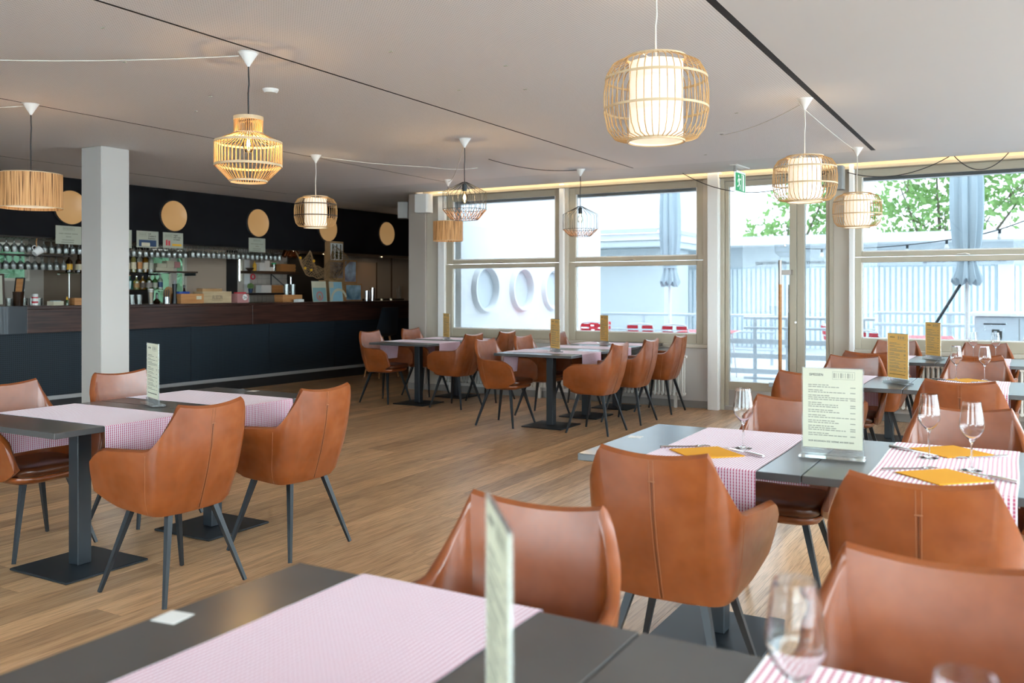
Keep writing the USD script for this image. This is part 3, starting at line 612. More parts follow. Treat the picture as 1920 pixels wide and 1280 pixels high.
CH = [(-4.605, 2.835, E_, 'cognac leather armchair at the left picture edge, seat facing the nearer left table', G1),
      (-4.625, 3.57, E_, 'cognac leather armchair in front of the white pillar, facing the left tables', G1),
      (-3.424, 2.79, W_, 'cognac leather armchair with its back turned, nearest one at the left tables', G1),
      (-3.42, 3.54, W_, 'cognac leather armchair with its back turned at the further left table, beside the open floor', G1),
      (-6.855, 8.74, E_, 'cognac leather armchair nearest the bar stool, pink runner hanging over its seat', G2),
      (-6.86, 9.60, E_, 'cognac leather armchair against the beige pier beside the window wall', G2),
      (-5.825, 8.77, W_, 'cognac leather armchair seen from behind at the near table beside the pier', G2),
      (-5.81, 9.52, W_, 'cognac leather armchair seen from behind under the porthole window, between two table rows', G2),
      (-4.62, 7.87, E_, 'cognac leather armchair at the near end of the window row, its seat showing', G3),
      (-4.63, 8.69, E_, 'cognac leather armchair second from the near end of the window row, facing right', G3),
      (-4.62, 9.52, E_, 'cognac leather armchair with pale shining back at the sill end of the window row', G3),
      (-3.61, 7.90, W_, 'cognac leather armchair nearest the camera on the right side of the window row', G3),
      (-3.60, 8.70, W_, 'cognac leather armchair in the middle of three on the right side of the window row', G3),
      (-3.60, 9.60, W_, 'cognac leather armchair beside the radiator on the right side of the window row', G3),
      (-1.01, 2.88, N_, 'cognac leather armchair seen squarely from behind before the front right table with one glass', G4),
      (-.245, 2.84, N_, 'cognac leather armchair seen from behind before the table with two wine glasses and two napkins', G4),
      (-.94, 4.05, S_, 'cognac leather armchair behind the white framed menu card, beyond the single wine glass', G4),
      (-.225, 4.04, S_, 'cognac leather armchair beyond the two nearest upright wine glasses, facing the camera', G4),
      (-1.16, 5.93, N_, 'dark backed cognac armchair left of the standing menu, before the glazed door', G5),
      (-.316, 5.78, N_, 'dark backed cognac armchair at the middle right table, above the front pair of glasses', G5),
      (-1.14, 7.00, S_, 'cognac leather armchair left behind the middle kraft menu card, facing the camera', G5),
      (-.306, 7.03, S_, 'cognac leather armchair behind the middle pair of wine glasses, facing the camera', G5),
      (-1.12, 8.03, N_, 'dark backed cognac armchair just showing over the left chair of the middle right row', G6),
      (-.335, 8.09, N_, 'dark backed cognac armchair just showing over the right chair of the middle right row', G6),
      (-1.12, 9.42, S_, 'cognac leather armchair under the wide right window, left of the furthest menu card', G6),
      (-.33, 9.43, S_, 'cognac leather armchair under the wide right window, behind the furthest pair of glasses', G6),
      (-1.015, 1.625, S_, 'large blurred cognac armchair beyond the foreground runner and the edge-on menu card', G7),
      (-.13, 1.60, S_, 'large blurred cognac armchair at the lower right corner behind the blurred glasses', G7)]
c0 = make_chair(CH[0][3], CH[0][4]); ops = UsdGeom.Xformable(c0).GetOrderedXformOps(); ops[0].Set(Gf.Vec3d(*CH[0][:2], 0)); ops[1].Set(0.0)
for x, y, a, lab, g in CH[1:]: dup(c0, (x, y, 0), a, lab, g)

TB = [(-4.085, 2.765, N_, 'dark square table nearest the camera on the left, white sunlit corner toward the viewer', 'left table pair'),
      (-4.085, 3.60, N_, 'dark square table on the left farther from the camera, with a white sticker', 'left table pair'),
      (-6.40, 8.81, N_, 'dark square table beside the pier, near half of the pair', 'table pair beside the pier'),
      (-6.40, 9.645, N_, 'dark square table beside the pier, half against the porthole window', 'table pair beside the pier'),
      (-4.165, 8.01, N_, 'dark square table at the near end of the window row of three', 'window row of three tables'),
      (-4.165, 8.84, N_, 'dark square table in the middle of the window row of three', 'window row of three tables'),
      (-4.165, 9.67, N_, 'dark square table touching the sill at the end of the window row of three', 'window row of three tables'),
      (-1.068, 3.50, 0, 'dark table with one wine glass and one napkin in the front right row', 'front right table row'),
      (-.236, 3.50, 0, 'dark table with two wine glasses and two napkins in the front right row', 'front right table row'),
      (-1.085, 6.49, 0, 'dark table carrying the middle kraft menu card, near the glazed door', 'middle right table row'),
      (-.253, 6.49, 0, 'dark table under the middle pair of wine glasses at the right', 'middle right table row'),
      (-1.085, 8.83, 0, 'dark table carrying the furthest kraft menu card under the right window', 'far right table row'),
      (-.253, 8.83, 0, 'dark table under the furthest pair of wine glasses', 'far right table row'),
      (-1.022, 1.085, 0, 'blurred dark table in the foreground with a pale pink runner', 'nearest table row'),
      (-.190, 1.085, 0, 'blurred dark table in the lower right corner with two blurred glasses', 'nearest table row')]
t0 = make_table(TB[0][3], TB[0][4]); ops = UsdGeom.Xformable(t0).GetOrderedXformOps(); ops[0].Set(Gf.Vec3d(*TB[0][:2], 0)); ops[1].Set(math.degrees(TB[0][2]))
for x, y, a, lab, g in TB[1:]: dup(t0, (x, y, 0), a, lab, g)

# ------------------------------------------------------------------ table runners: across the table (local y), hanging over both long edges
def runner_mesh(w, hang0, hang1, seed):
    rg = np.random.RandomState(seed); h = TD / 2; r = .006; z = TZ + .0012
    path = [(-h - r - .002, z - r - hang0 * (1 - t)) for t in np.linspace(0, 1, 6)]
    path += [(-h - .002 - r * math.cos(a) , z - r + r * math.sin(a)) for a in (.5, 1.0)]
    path += [(y, z) for y in np.linspace(-h + .004, h - .004, 26)]
    path += [(h + .002 + r * math.cos(a), z - r + r * math.sin(a)) for a in (1.0, .5)]
    path += [(h + r + .002, z - r - hang1 * t) for t in np.linspace(0, 1, 6)]
    P = np.array(path); s = np.concatenate([[0], np.cumsum(np.linalg.norm(np.diff(P, axis=0), axis=1))])
    xs = np.linspace(-w / 2, w / 2, 15); V, U = [], []
    for i, (y, zz) in enumerate(P):
        for j, x in enumerate(xs):
            hangk = max(0, (TZ - zz) / .25)
            dy = (.006 * math.sin(x * 22 + seed) + .004) * min(1, hangk) * (1 if y > 0 else -1)
            lift = .0006 * abs(math.sin(y * 31 + x * 7 + seed)) + (.0022 * math.exp(-((y - .1 * (seed % 5 - 2)) / .012) ** 2) if abs(y) < h - .03 else 0)
            V.append((x + .002 * math.sin(y * 9 + seed), y + dy, zz + (lift if hangk < .02 else 0))); U.append((x + .3, s[i]))
    n, m = len(P), len(xs); f = []
    for i in range(n - 1):
        for j in range(m - 1):
            a = i * m + j; f += [(a, a + 1, a + m + 1), (a, a + m + 1, a + m)]
    V = np.array(V); k = len(V)
    du = V.reshape(n, m, 3); Nn = np.cross(np.gradient(du, axis=1), np.gradient(du, axis=0)).reshape(-1, 3); Nn /= np.linalg.norm(Nn, axis=1, keepdims=True)
    f = np.array(f); V2 = np.vstack([V + Nn * .0012, V]); F = [f, f[:, ::-1] + k]
    edge = [i * m for i in range(n)] + [(n - 1) * m + j for j in range(1, m)] + [i * m + m - 1 for i in range(n - 2, -1, -1)] + [j for j in range(m - 2, 0, -1)]
    e = np.array(edge); e2 = np.roll(e, -1); F.append(np.stack([e, e2, e2 + k], 1)[:, ::-1]); F.append(np.stack([e, e2 + k, e + k], 1)[:, ::-1])
    return (V2, np.vstack(F)), np.array(U + U)
RN = [(-4.085, 2.81, N_, 0, 'pink gingham runner over the nearer left table, corner seam in front'), (-4.085, 3.575, N_, 0, 'pink gingham runner over the further left table'),
      (-6.40, 8.84, N_, 0, 'pink runner on the near table beside the pier'), (-6.40, 9.57, N_, 0, 'pink runner on the sill side table beside the pier'),
      (-4.165, 8.03, N_, 0, 'pink runner on the near table of the window row'), (-4.165, 8.83, N_, 0, 'pink runner on the middle table of the window row'), (-4.165, 9.58, N_, 0, 'pink runner on the sill table of the window row'),
      (-1.02, 3.50, 0, 0, 'pink gingham runner under the single wine glass and napkin'), (-.238, 3.50, 0, 1, 'red and white striped runner under two napkins and two glasses'),
      (-1.15, 6.49, 0, 0, 'pink runner beside the middle kraft menu card'), (-.308, 6.49, 0, 1, 'striped runner under the middle pair of wine glasses'),
      (-1.12, 8.83, 0, 0, 'pink runner left of the furthest menu card'), (-.33, 8.83, 0, 0, 'pink runner under the furthest pair of wine glasses'),
      (-1.030, 1.085, 0, 0, 'large pale pink runner across the blurred foreground table'), (-.160, 1.085, 0, 1, 'pink and white striped runner in the lower right corner')]
for i, (x, y, a, k, lab) in enumerate(RN):
    m, uv = runner_mesh(.44, .215, .215, i + 1)
    obj('table_runner', m, 'runner_wide' if k else 'runner', uv=uv, label=lab, cat='table runner', group='gingham table runners', loc=(x, y, 0), rz=a)

# ------------------------------------------------------------------ menu cards in acrylic stands
def menu_card(x, y, ang, label, kraft, blank=False):
    t = thing('menu_card', label, 'menu', (x, y, TZ + .0035), ang, 'menu cards on the tables')
    obj('stand', MB().box(-.115, .115, -.035, .035, 0, .010, .002).box(-.109, .109, -.006, .006, .010, .032, .001), 'acrylic', t, smooth=False)
    obj('acrylic_edge', MB().box(-.1085, -.1047, -.0028, .0028, .033, .333).box(.1047, .1085, -.0028, .0028, .033, .333).box(-.1047, .1047, -.0028, .0028, .3302, .333), 'acrylic', t, smooth=False)
    obj('card', MB().box(-.1045, .1045, -.0012, .0012, .036, .33), 'paper_kraft' if kraft else 'paper', t, smooth=False)
    for side in (-1, 1):
        P = frame4((0, side * .0013, 0), (-side, 0, 0), (0, 0, 1), (0, side, 0)) if side > 0 else frame4((0, side * .0013, 0), (1, 0, 0), (0, 0, 1), (0, -1, 0))
        tm = meshkit.text_mesh('SPEISEN', .0085, .0002, bold=True); w0 = tm.bounds[1, 0]
        tm.apply_translation((-.082, .302, 0)); tm.apply_transform(P)
        obj('heading', (tm.vertices, tm.faces), 'printdark', t, smooth=False)
        rg = random.Random(11); mb = MB(); z = .270
        mb.box(-.0, .078, .2905, .2915, 0, .0002).box(0, .078, .3185, .3195, 0, .0002).box(0, .001, .2915, .3185, 0, .0002).box(.077, .078, .2915, .3185, 0, .0002)
        for k in range(9): mb.box(.004 + k * .008, .004 + k * .008 + (.002 if k % 3 else .005), .296, .314, 0, .0002)
        for blk in (2, 2, 3, 3, 2, 2, 2, 3, 2):
            for ln in range(blk):
                xx = -.085; end = (-.02 if ln == 0 else .03) + rg.uniform(-.02, .03)
                while xx < end:
                    w = rg.uniform(.006, .018); mb.box(xx, min(xx + w, end + .004), z - .0034, z, 0, .0002); xx += w + .0025
                if ln == blk - 1 or (blk == 3 and ln): mb.box(.062, .080, z - .0034, z, 0, .0002)
                z -= .0072
            z -= .0052
        obj('print', mb.xf(P), 'print', t, smooth=False, kind='stuff')
        tm = meshkit.text_mesh('WIR BEDIENEN SIE GERNE AN DER BAR', .0052, .0002, bold=True); tm.apply_scale([.160 / tm.bounds[1, 0], 1, 1]); tm.apply_translation((-.085, .058, 0)); tm.apply_transform(P)
        obj('footer', (tm.vertices, tm.faces), 'printdark', t, smooth=False)
    return t
D = math.radians
menu_card(-.616, 3.428, D(3), 'cream menu card facing the camera on the front right tables', 0)
menu_card(-.735, 6.41, D(-47), 'kraft coloured menu card on the middle right table, turned half away', 1)
menu_card(-.72, 8.83, D(-50), 'kraft coloured menu card on the furthest right table, before the wide window', 1)
menu_card(-4.095, 3.20, D(158), 'narrow looking menu card seen almost edge-on between the two left tables', 0)
menu_card(-6.335, 9.315, D(146), 'kraft coloured menu card beside the pier, left one of three along the windows', 1)
menu_card(-4.12, 8.01, D(143), 'kraft coloured menu card on the near table of the window row', 1)
menu_card(-4.239, 9.487, D(140), 'kraft coloured menu card on the sill table of the window row', 1)
menu_card(-.59, .985, D(-51), 'big blurred menu card seen edge-on in the foreground', 0)

# ------------------------------------------------------------------ wine glasses
WG = [(.033, 0), (.0335, .0012), (.020, .004), (.0065, .008), (.0040, .014), (.0034, .03), (.0034, .085), (.0048, .096), (.012, .106), (.026, .121), (.0365, .138), (.0395, .150), (.0388, .165), (.0355, .19), (.0315, .215), (.0288, .235)]
WGI = [(.0280, .2352), (.0306, .215), (.0346, .19), (.0378, .165), (.0384, .150), (.0354, .139), (.025, .1225), (.011, .1078), (.0, .104)]
def make_glass(label, group):
    t = thing('wine_glass', label, 'wine glass', (0, 0, 0), 0, group)
    obj('bowl', lathe(WG[7:] + WGI, 28), 'wineglass', t, smooth=True)
    obj('stem', lathe([(.0034, .012), (.0034, .085), (.0048, .0965), (0.0, .1015)], 12), 'wineglass', t, smooth=True)
    obj('foot', lathe([(0, .0003), (.033, .0003), (.0335, .0014), (.020, .0042), (.0065, .0085), (.0036, .0125), (0, .0128)], 28), 'wineglass', t, smooth=True)
    return t
GS = [(-.955, 3.464, 'wine glass standing alone on the pink runner of the front right row'), (-.308, 3.61, 'left one of the two wine glasses on the striped runner of the front right row'),
      (-.159, 3.428, 'right one of the two wine glasses on the striped runner of the front right row'), (-.417, 6.90, 'left wine glass of the middle pair at the right'), (-.242, 6.915, 'right wine glass of the middle pair at the right'),
      (-.414, 9.20, 'left wine glass of the furthest pair under the window'), (-.234, 9.22, 'right wine glass of the furthest pair under the window'),
      (-.262, 1.20, 'blurred wine glass in the foreground before the lower right chair'), (-.050, .985, 'blurred wine glass rim at the bottom right of the picture')]
zg = TZ + .0045
g0 = make_glass(GS[0][2], 'wine glasses on the tables'); UsdGeom.Xformable(g0).GetOrderedXformOps()[0].Set(Gf.Vec3d(GS[0][0], GS[0][1], zg))
for x, y, lab in GS[1:]: dup(g0, (x, y, zg), 0, lab)

# ------------------------------------------------------------------ napkins and cutlery
def fork_mesh():
    mb = MB(); P = [(0, -.095, .0035), (0, -.06, .004), (0, 0, .003), (0, .045, .003), (0, .06, .004)]
    mb.tube(P, [.006, .0055, .003, .003, .005], 6)
    mb.box(-.011, .011, .058, .072, .0025, .0045, .0006)
    for k in (-1.5, -.5, .5, 1.5): mb.tube([(k * .0062, .07, .0035), (k * .0062, .09, .005), (k * .006, .108, .003)], [.0019, .0018, .001], 5)
    return mb
def knife_mesh():
    mb = MB(); mb.tube([(0, -.11, .004), (0, -.06, .0045), (0, -.005, .004)], [.0062, .0068, .0045], 8)
    mb.add(*loft([[(-.006, 0, .003), (.006, 0, .003), (.006, 0, .0055), (-.006, 0, .0055)], [(-.009, .06, .003), (.008, .06, .0035), (.008, .06, .005), (-.009, .06, .0055)], [(-.004, .112, .003), (.001, .112, .0035), (.001, .112, .004), (-.004, .112, .004)]]))
    return mb
zt = TZ + .0045
def setting(x, y, flip, where, nap=True):
    s = -1 if flip else 1
    mb = MB(); h = .105 * math.sqrt(2)
    for k in range(2):
        r = [np.array(p) for p in ((-h, 0), (0, -h), (h, 0), (0, h))]
        z0 = k * .0016
        mb.add(*loft([[(p[0] * (1 - k * .015), p[1] * (1 - k * .015), z0) for p in r], [(p[0] * (1 - k * .015), p[1] * (1 - k * .015), z0 + .0012) for p in r]]))
    obj('napkin', mb, 'napkin', smooth=False, label=f'orange paper napkin set cornerwise {where}', cat='napkin', group='orange napkins', loc=(x, y, zt))
    obj('fork', fork_mesh(), 'chrome', label=f'steel fork left of the orange napkin {where}', cat='fork', group='forks', loc=(x - s * .115, y + s * .075, zt), rz=-.9 if not flip else -.9 + PI)
    obj('knife', knife_mesh(), 'chrome', label=f'steel knife right of the orange napkin {where}', cat='knife', group='knives', loc=(x + s * .125, y + s * .07, zt), rz=.95 if not flip else .95 + PI)
setting(-1.05, 3.295, False, 'on the pink runner beside the single glass')
setting(-.235, 3.262, False, 'nearest the camera on the striped runner')
setting(-.248, 3.785, True, 'furthest from the camera on the striped runner')
setting(-.345, 6.845, True, 'between the middle pair of glasses')
obj('napkin', MB().box(-.1, .1, -.1, .1, 0, .0025, .001), 'napkin', smooth=False, label='orange napkin cut by the bottom edge of the picture', cat='napkin', group='orange napkins', loc=(-.20, .93, zt), rz=.785)
for x, y, a, lab in ((-1.433, 3.528, .1, 'white sticker at the left edge of the front right table'), (-4.138, 3.965, .1, 'white sticker on the far edge of the left tables'), (-1.402, 1.14, .15, 'white sticker on the corner of the foreground table')):
    obj('sticker', MB().box(-.028, .028, -.028, .028, 0, .0006), 'white', smooth=False, label=lab, cat='sticker', group='white table stickers', loc=(x, y, TZ + .0003), rz=a)

# ------------------------------------------------------------------ pendant lamps
def canopy_cord(t, z, white=True, cz=2.641, col=None):
    obj('canopy', MB().lathe([(.0, cz - .002), (.007, cz), (.012, cz + .01), (.052, CEIL - .004), (.058, CEIL - .003), (.058, CEIL - .0005), (0, CEIL - .0005)], 28), 'white', t)
    obj('cord', tube([(0, 0, cz), (.003, .001, cz - .1), (-.002, 0, (cz + z) / 2), (0, 0, z)], .0042, 6), 'whitecable' if white else 'blackcable', t)
def rib_set(prof, n, r, flat=None):
    mb = MB()
    for k in range(n):
        a = 2 * PI * k / n; mb.tube([(p[0] * math.cos(a), p[0] * math.sin(a), p[1]) for p in prof], r, 4)
    return mb
def hoop(R, z, h, th): return loft([circle(R, z), circle(R + th, z), circle(R + th, z + h), circle(R, z + h), circle(R, z)], cap=False)
def bulb(t, z, sock='blackmetal', clear=True):
    obj('socket', MB().lathe([(0, z + .125), (.012, z + .125), (.021, z + .115), (.021, z + .055), (0, z + .055)], 20), sock, t)
    b = obj('bulb', MB().lathe([(0, z - .052), (.014, z - .049), (.026, z - .035), (.031, z - .012), (.028, z + .012), (.016, z + .035), (.012, z + .056)], 20), 'bulbglass', t, smooth=True)
    obj('filament', MB().lathe([(0, z - .022), (.008, z - .016), (.010, z), (.007, z + .018), (0, z + .022)], 10), 'bulb', b, smooth=True)
def bamboo_lamp(x, y, zt_, zb_, R, label, dark=False, cz=2.641):
    t = thing('bamboo_pendant', label, 'pendant lamp', (x, y, 0), 0, 'round bamboo pendants')
    rc = R * .535; h = zt_ - zb_
    canopy_cord(t, zt_ - .01, True, cz)
    prof = [(rc, zb_ + .008), (R * .80, zb_ + h * .055), (R * .93, zb_ + h * .16), (R, zb_ + h * .36), (R, zb_ + h * .60), (R * .955, zb_ + h * .80), (R * .84, zb_ + h * .92), (R * .62, zb_ + h * .985), (R * .56, zb_ + h)]
    obj('ribs', rib_set(prof, 44, .0022), 'bamboo', t, smooth=True, kind='stuff')
    for q in (.375, .735): obj('hoop', hoop(R * (1.0 if q < .5 else .975) - .002, zb_ + h * q, .010, .004), 'bamboo_pale' if not dark else 'darkwood', t)
    obj('top_ring', hoop(R * .555, zt_ - .006, .012, .006), 'bamboo_pale', t)
    obj('bottom_ring', hoop(rc - .001, zb_, .012, .006), 'bamboo_pale', t)
    obj('cloth_shade', loft([circle(rc - .006, zb_ + .004), circle(rc - .004, zb_ + .004), circle(rc - .004, zt_ - .02), circle(rc - .006, zt_ - .02), circle(rc - .006, zb_ + .004)], cap=False), 'cloth_shade', t)
    obj('diffuser', MB().lathe([(0, zb_ + .010), (rc - .007, zb_ + .010), (rc - .007, zb_ + .014), (0, zb_ + .014)], 40), 'shade_bottom', t)
    mb = MB()
    for k in range(3):
        a = 2 * PI * k / 3 + .4; mb.tube([(0, 0, zt_ - .012), (R * .555 * math.cos(a), R * .555 * math.sin(a), zt_ - .003)], .002, 5)
    obj('holder', mb.lathe([(0, zt_ - .09), (.02, zt_ - .09), (.02, zt_ - .012), (0, zt_ - .008)], 16), 'whiteplastic', t)
    s = obj('bulb', MB().lathe([(0, zt_ - .15), (.022, zt_ - .14), (.03, zt_ - .12), (.022, zt_ - .098), (0, zt_ - .09)], 12), 'bulb_soft', t, smooth=True)
M['bulb_soft'] = mat('bulb_soft', {'e': ('emission', dict(color=(1.0, 0.72, 0.42), strength=55.0))}, [], 'e.emission')
bamboo_lamp(-1.36, 3.58, 2.357, 2.0, .220, 'round bamboo pendant with lit white cloth cylinder, largest and nearest of its kind')
bamboo_lamp(-1.343, 6.443, 2.311, 1.991, .218, 'round bamboo pendant before the glazed door, middle one of the right hand line')
bamboo_lamp(-1.376, 8.902, 2.287, 1.966, .219, 'round bamboo pendant in front of the tree in the wide right window')
bamboo_lamp(-6.124, 6.695, 2.305, 1.994, .210, 'round bamboo pendant hanging before the black bar fascia', True)
# slatted lantern
t = thing('slatted_pendant', 'bottle shaped bamboo slat pendant with a bare glowing bulb', 'pendant lamp', (-3.818, 3.622, 0))
canopy_cord(t, 2.34, False)
obj('slats', rib_set([(.079, 2.35), (.079, 2.262), (.183, 2.212), (.186, 2.205), (.186, 2.085), (.182, 2.076), (.106, 1.995)], 50, .0027), 'bamboo', t, smooth=True, kind='stuff')
for R, z, h in ((.079, 2.335, .022), (.081, 2.255, .010), (.184, 2.203, .013), (.184, 2.072, .014), (.102, 1.985, .013)): obj('ring', hoop(R - .003, z, h, .007), 'bamboo_pale', t)
bulb(t, 2.205)
obj('bracket', MB().box(-.08, .08, -.008, .008, 2.335, 2.343), 'blackmetal', t)
# wire cages with woven base
def cage(x, y, label, z0, z1, zs, zm, R, Rb):
    t = thing('wire_cage_pendant', label, 'pendant lamp', (x, y, 0), 0, 'black wire cage pendants')
    canopy_cord(t, z1, False)
    obj('wires', rib_set([(.022, z1), (.03, z1 - .003), (R, zs), (R, zm), (Rb, z0)], 24, .0021), 'blackmetal', t, smooth=True, kind='stuff')
    for RR, z in ((R, zm), (Rb, z0), (.024, z1)): obj('wire_ring', tube(circle(RR, z, 40), .0024, 5, True), 'blackmetal', t, smooth=True)
    mb = MB(); n = 30
    for k in range(n):
        for dr in (1, -1):
            pts = []
            for q in np.linspace(0, 1, 5):
                a = 2 * PI * k / n + dr * .32 * q; r = R + (Rb - R) * q + .001 * dr; pts.append((r * math.cos(a), r * math.sin(a), zm + (z0 - zm) * q))
            mb.tube(pts, .0017, 3)
    obj('woven_base', mb, 'rattan', t, smooth=False, kind='stuff', label='woven rattan band around the lower cone')
    bulb(t, z1 - .135)
cage(-4.313, 6.628, 'black wire cage pendant with woven base, larger in view, left of the porthole window', 2.0, 2.332, 2.246, 2.09, .194, .118)
cage(-4.279, 8.927, 'black wire cage pendant with woven base, smaller in view, between the two left windows', 1.976, 2.306, 2.217, 2.051, .193, .113)
# straw drums
def drum(x, y, label, z0, z1, R):
    t = thing('straw_drum_pendant', label, 'pendant lamp', (x, y, 0), 0, 'straw drum pendants')
    canopy_cord(t, z1, False)
    rg = random.Random(3); n = 90; a0 = [circle(1, 0, n)[k] for k in range(n)]
    out = [R - .0016 * rg.random() for _ in range(n)]
    def ring(z, k=0): return [(p[0] * (out[i] - k), p[1] * (out[i] - k), z) for i, p in enumerate(a0)]
    obj('shade', loft([ring(z0), ring(z1), ring(z1, .004), ring(z0, .004), ring(z0)], cap=False), 'straw_shade', t, smooth=False)
    obj('diffuser', MB().lathe([(0, z0 + .02), (R - .006, z0 + .02), (R - .006, z0 + .024), (0, z0 + .024)], 48), 'shade_bottom', t)
    for z in (z0, z1 - .006): obj('rim', hoop(R - .002, z, .006, .004), 'bamboo_pale', t)
    mb = MB()
    for k in range(3):
        a = 2 * PI * k / 3; mb.tube([(0, 0, z1 - .004), ((R - .004) * math.cos(a), (R - .004) * math.sin(a), z1 - .004)], .002, 5)
    obj('spider', mb.lathe([(0, z1 - .08), (.02, z1 - .08), (.02, z1 - .004), (0, z1)], 14), 'whiteplastic', t)
    obj('bulb', MB().lathe([(0, z1 - .15), (.022, z1 - .14), (.03, z1 - .12), (.022, z1 - .09), (0, z1 - .08)], 12), 'bulb_soft', t, smooth=True)
drum(-6.228, 3.829, 'straw drum pendant at the left picture edge before the bar', 1.964, 2.215, .209)
drum(-6.084, 8.981, 'straw drum pendant beside the pier and the porthole window', 1.974, 2.214, .182)

# ------------------------------------------------------------------ cables on the ceiling, sign, loudspeakers
def cable(pts, r, m, label, grp=None, smooth_n=1): obj('cable', tube(pts, r, 6), m, smooth=True, label=label, cat='cable', group=grp)
zc = CEIL - .006
def along(*segs): return np.vstack([s[:-1] if i < len(segs) - 1 else s for i, s in enumerate(segs)])
cable(along(sag((-6.05, 2.16, zc), (-3.87, 3.60, zc - .01), .05)), .0042, 'whitecable', 'white lamp cable sagging under the ceiling to the slatted pendant')
cable(along(sag((-7.3, 3.1, zc), (-6.27, 3.80, zc - .01), .03)), .0042, 'whitecable', 'white lamp cable running to the left straw drum pendant')
cable(along(sag((-6.08, 6.73, zc - .01), (-5.62, 7.9, zc), .015), sag((-5.62, 7.9, zc), (-5.2, 8.25, zc), .02)), .0038, 'whitecable', 'white lamp cable leaving the bamboo pendant before the bar')
cable(along(sag((-4.34, 6.66, zc - .03), (-6.06, 8.95, zc - .02), .09)), .0038, 'whitecable', 'white cable sagging from the larger wire cage to the straw drum by the pier')
cable(along(sag((-4.75, 7.75, zc), (-4.30, 8.88, zc - .01), .045)), .0035, 'blackcable', 'thin dark cable sagging between the two wire cage pendants')
cable(along(sag((-2.24, 7.45, zc - .02), (-1.38, 6.46, zc - .03), .03)), .0036, 'whitecable', 'white cable from a ceiling hook to the middle right pendant')
cable(along(sag((-1.40, 6.50, zc - .012), (-1.40, 8.86, zc - .012), .012)), .0036, 'whitecable', 'white cable linking the two pendants by the right window')
cable(along(sag((-3.40, 9.80, zc), (-2.05, 9.86, zc - .16), .17, 20)), .0045, 'blackcable', 'black cable sagging across the top of the glazed door')
cable(along(sag((-1.62, 9.86, zc - .10), (-.66, 9.90, zc), .11, 18)), .0045, 'blackcable', 'black cable sagging across the upper left of the wide right window')
cable(along(sag((-.615, 9.90, zc), (-.14, 9.90, zc), .15, 18)), .0045, 'blackcable', 'black cable loop hanging before the closed parasol in the right window')
cable(along(sag((-2.05, 9.86, zc - .16), (-1.80, 9.86, zc - .08), .0, 5)), .0045, 'blackcable', 'short black cable end behind the middle right pendant')
t = thing('ceiling_hook', 'small white cable hook on the ceiling left of the middle right pendant', 'hook', (-2.24, 7.45, 0))
obj('plate', MB().box(-.045, .045, -.02, .02, CEIL - .004, CEIL - .0005, .001), 'whiteplastic', t); obj('eye', tube(circle(.014, 0, 14) + np.array([0, 0, CEIL - .018]), .003, 5, True), 'greyplastic', t)
t = thing('smoke_detector', 'flat white detector on the ceiling right of the slatted pendant', 'detector', (-4.38, 4.35, 0))
obj('housing', MB().lathe([(0, CEIL - .028), (.04, CEIL - .026), (.052, CEIL - .012), (.055, CEIL - .0005), (0, CEIL - .0005)], 24), 'whiteplastic', t)
t = thing('exit_sign', 'green emergency exit sign with white running figure under the ceiling', 'exit sign', (-2.68, 9.58, 0), PI / 2 - .07)
obj('ceiling_plate', MB().box(-.20, .20, -.04, .04, CEIL - .012, CEIL - .0005, .002), 'whiteplastic', t)
obj('bracket', MB().box(-.165, -.13, -.012, .012, CEIL - .075, CEIL - .012), 'greyplastic', t)
obj('panel', MB().box(-.165, .165, -.006, .006, 2.42, 2.665, .002), 'exitwhite', t)
for sgn in (-1, 1):
    P = frame4((0, sgn * .0066, 0), (-sgn, 0, 0), (0, 0, 1), (0, sgn, 0))
    obj('green_field', MB().box(-.15, .15, 2.445, 2.64, 0, .0006).xf(P), 'exitgreen', t)
    mb = MB(); z = .0012; k = sgn
    def limb(p, q, w):
        p, q = np.array(p), np.array(q); dd = (q - p) / np.linalg.norm(q - p); nn = np.array([-dd[1], dd[0]]) * w / 2
        c = [p - nn, q - nn, q + nn, p + nn]; mb.add(*loft([[(a[0], a[1], .0006) for a in c], [(a[0], a[1], z) for a in c]]))
    mb.add(*loft([[(-.055 * 1 + .016 * math.cos(a), 2.607 + .016 * math.sin(a), h) for a in np.linspace(0, 2 * PI, 15)[:-1]] for h in (.0006, z)]))
    for p, q, w in (((-.05, 2.585), (-.035, 2.53), .030), ((-.05, 2.582), (-.085, 2.556), .013), ((-.085, 2.556), (-.075, 2.535), .012), ((-.045, 2.58), (-.012, 2.567), .013), ((-.012, 2.567), (.012, 2.585), .012),
                    ((-.035, 2.53), (-.008, 2.50), .017), ((-.008, 2.50), (-.018, 2.462), .014), ((-.04, 2.53), (-.065, 2.497), .016), ((-.065, 2.497), (-.10, 2.495), .013), ((.03, 2.455), (.03, 2.63), .006), ((.03, 2.63), (.09, 2.63), .006), ((.09, 2.455), (.09, 2.63), .05)): limb(p, q, w)
    obj('running_figure', mb.xf(P), 'exitwhite', t, smooth=False)
def speaker(x, y, z0, z1, w, m, label, rz=0):
    t = thing('loudspeaker', label, 'loudspeaker', (x, y, 0), rz, 'wall loudspeakers')
    obj('cabinet', loft([rr(w, .16, .03, z0), rr(w, .16, .03, z1)]), m, t)
    obj('grille', loft([rr(w - .02, .008, .0035, z0 + .01, cy=-.083), rr(w - .02, .008, .0035, z1 - .01, cy=-.083)]), m, t)
    obj('wall_bracket', MB().box(-.02, .02, .08, .115, (z0 + z1) / 2 - .05, (z0 + z1) / 2 + .05), 'greyplastic', t)
speaker(-7.13, 9.94, 2.435, 2.69, .21, 'whiteplastic', 'white loudspeaker on the pier beside the left window')
speaker(-8.20, 10.9, 2.47, 2.715, .17, 'whiteplastic', 'white loudspeaker under the ceiling above the bar end, left of the pier', .5)
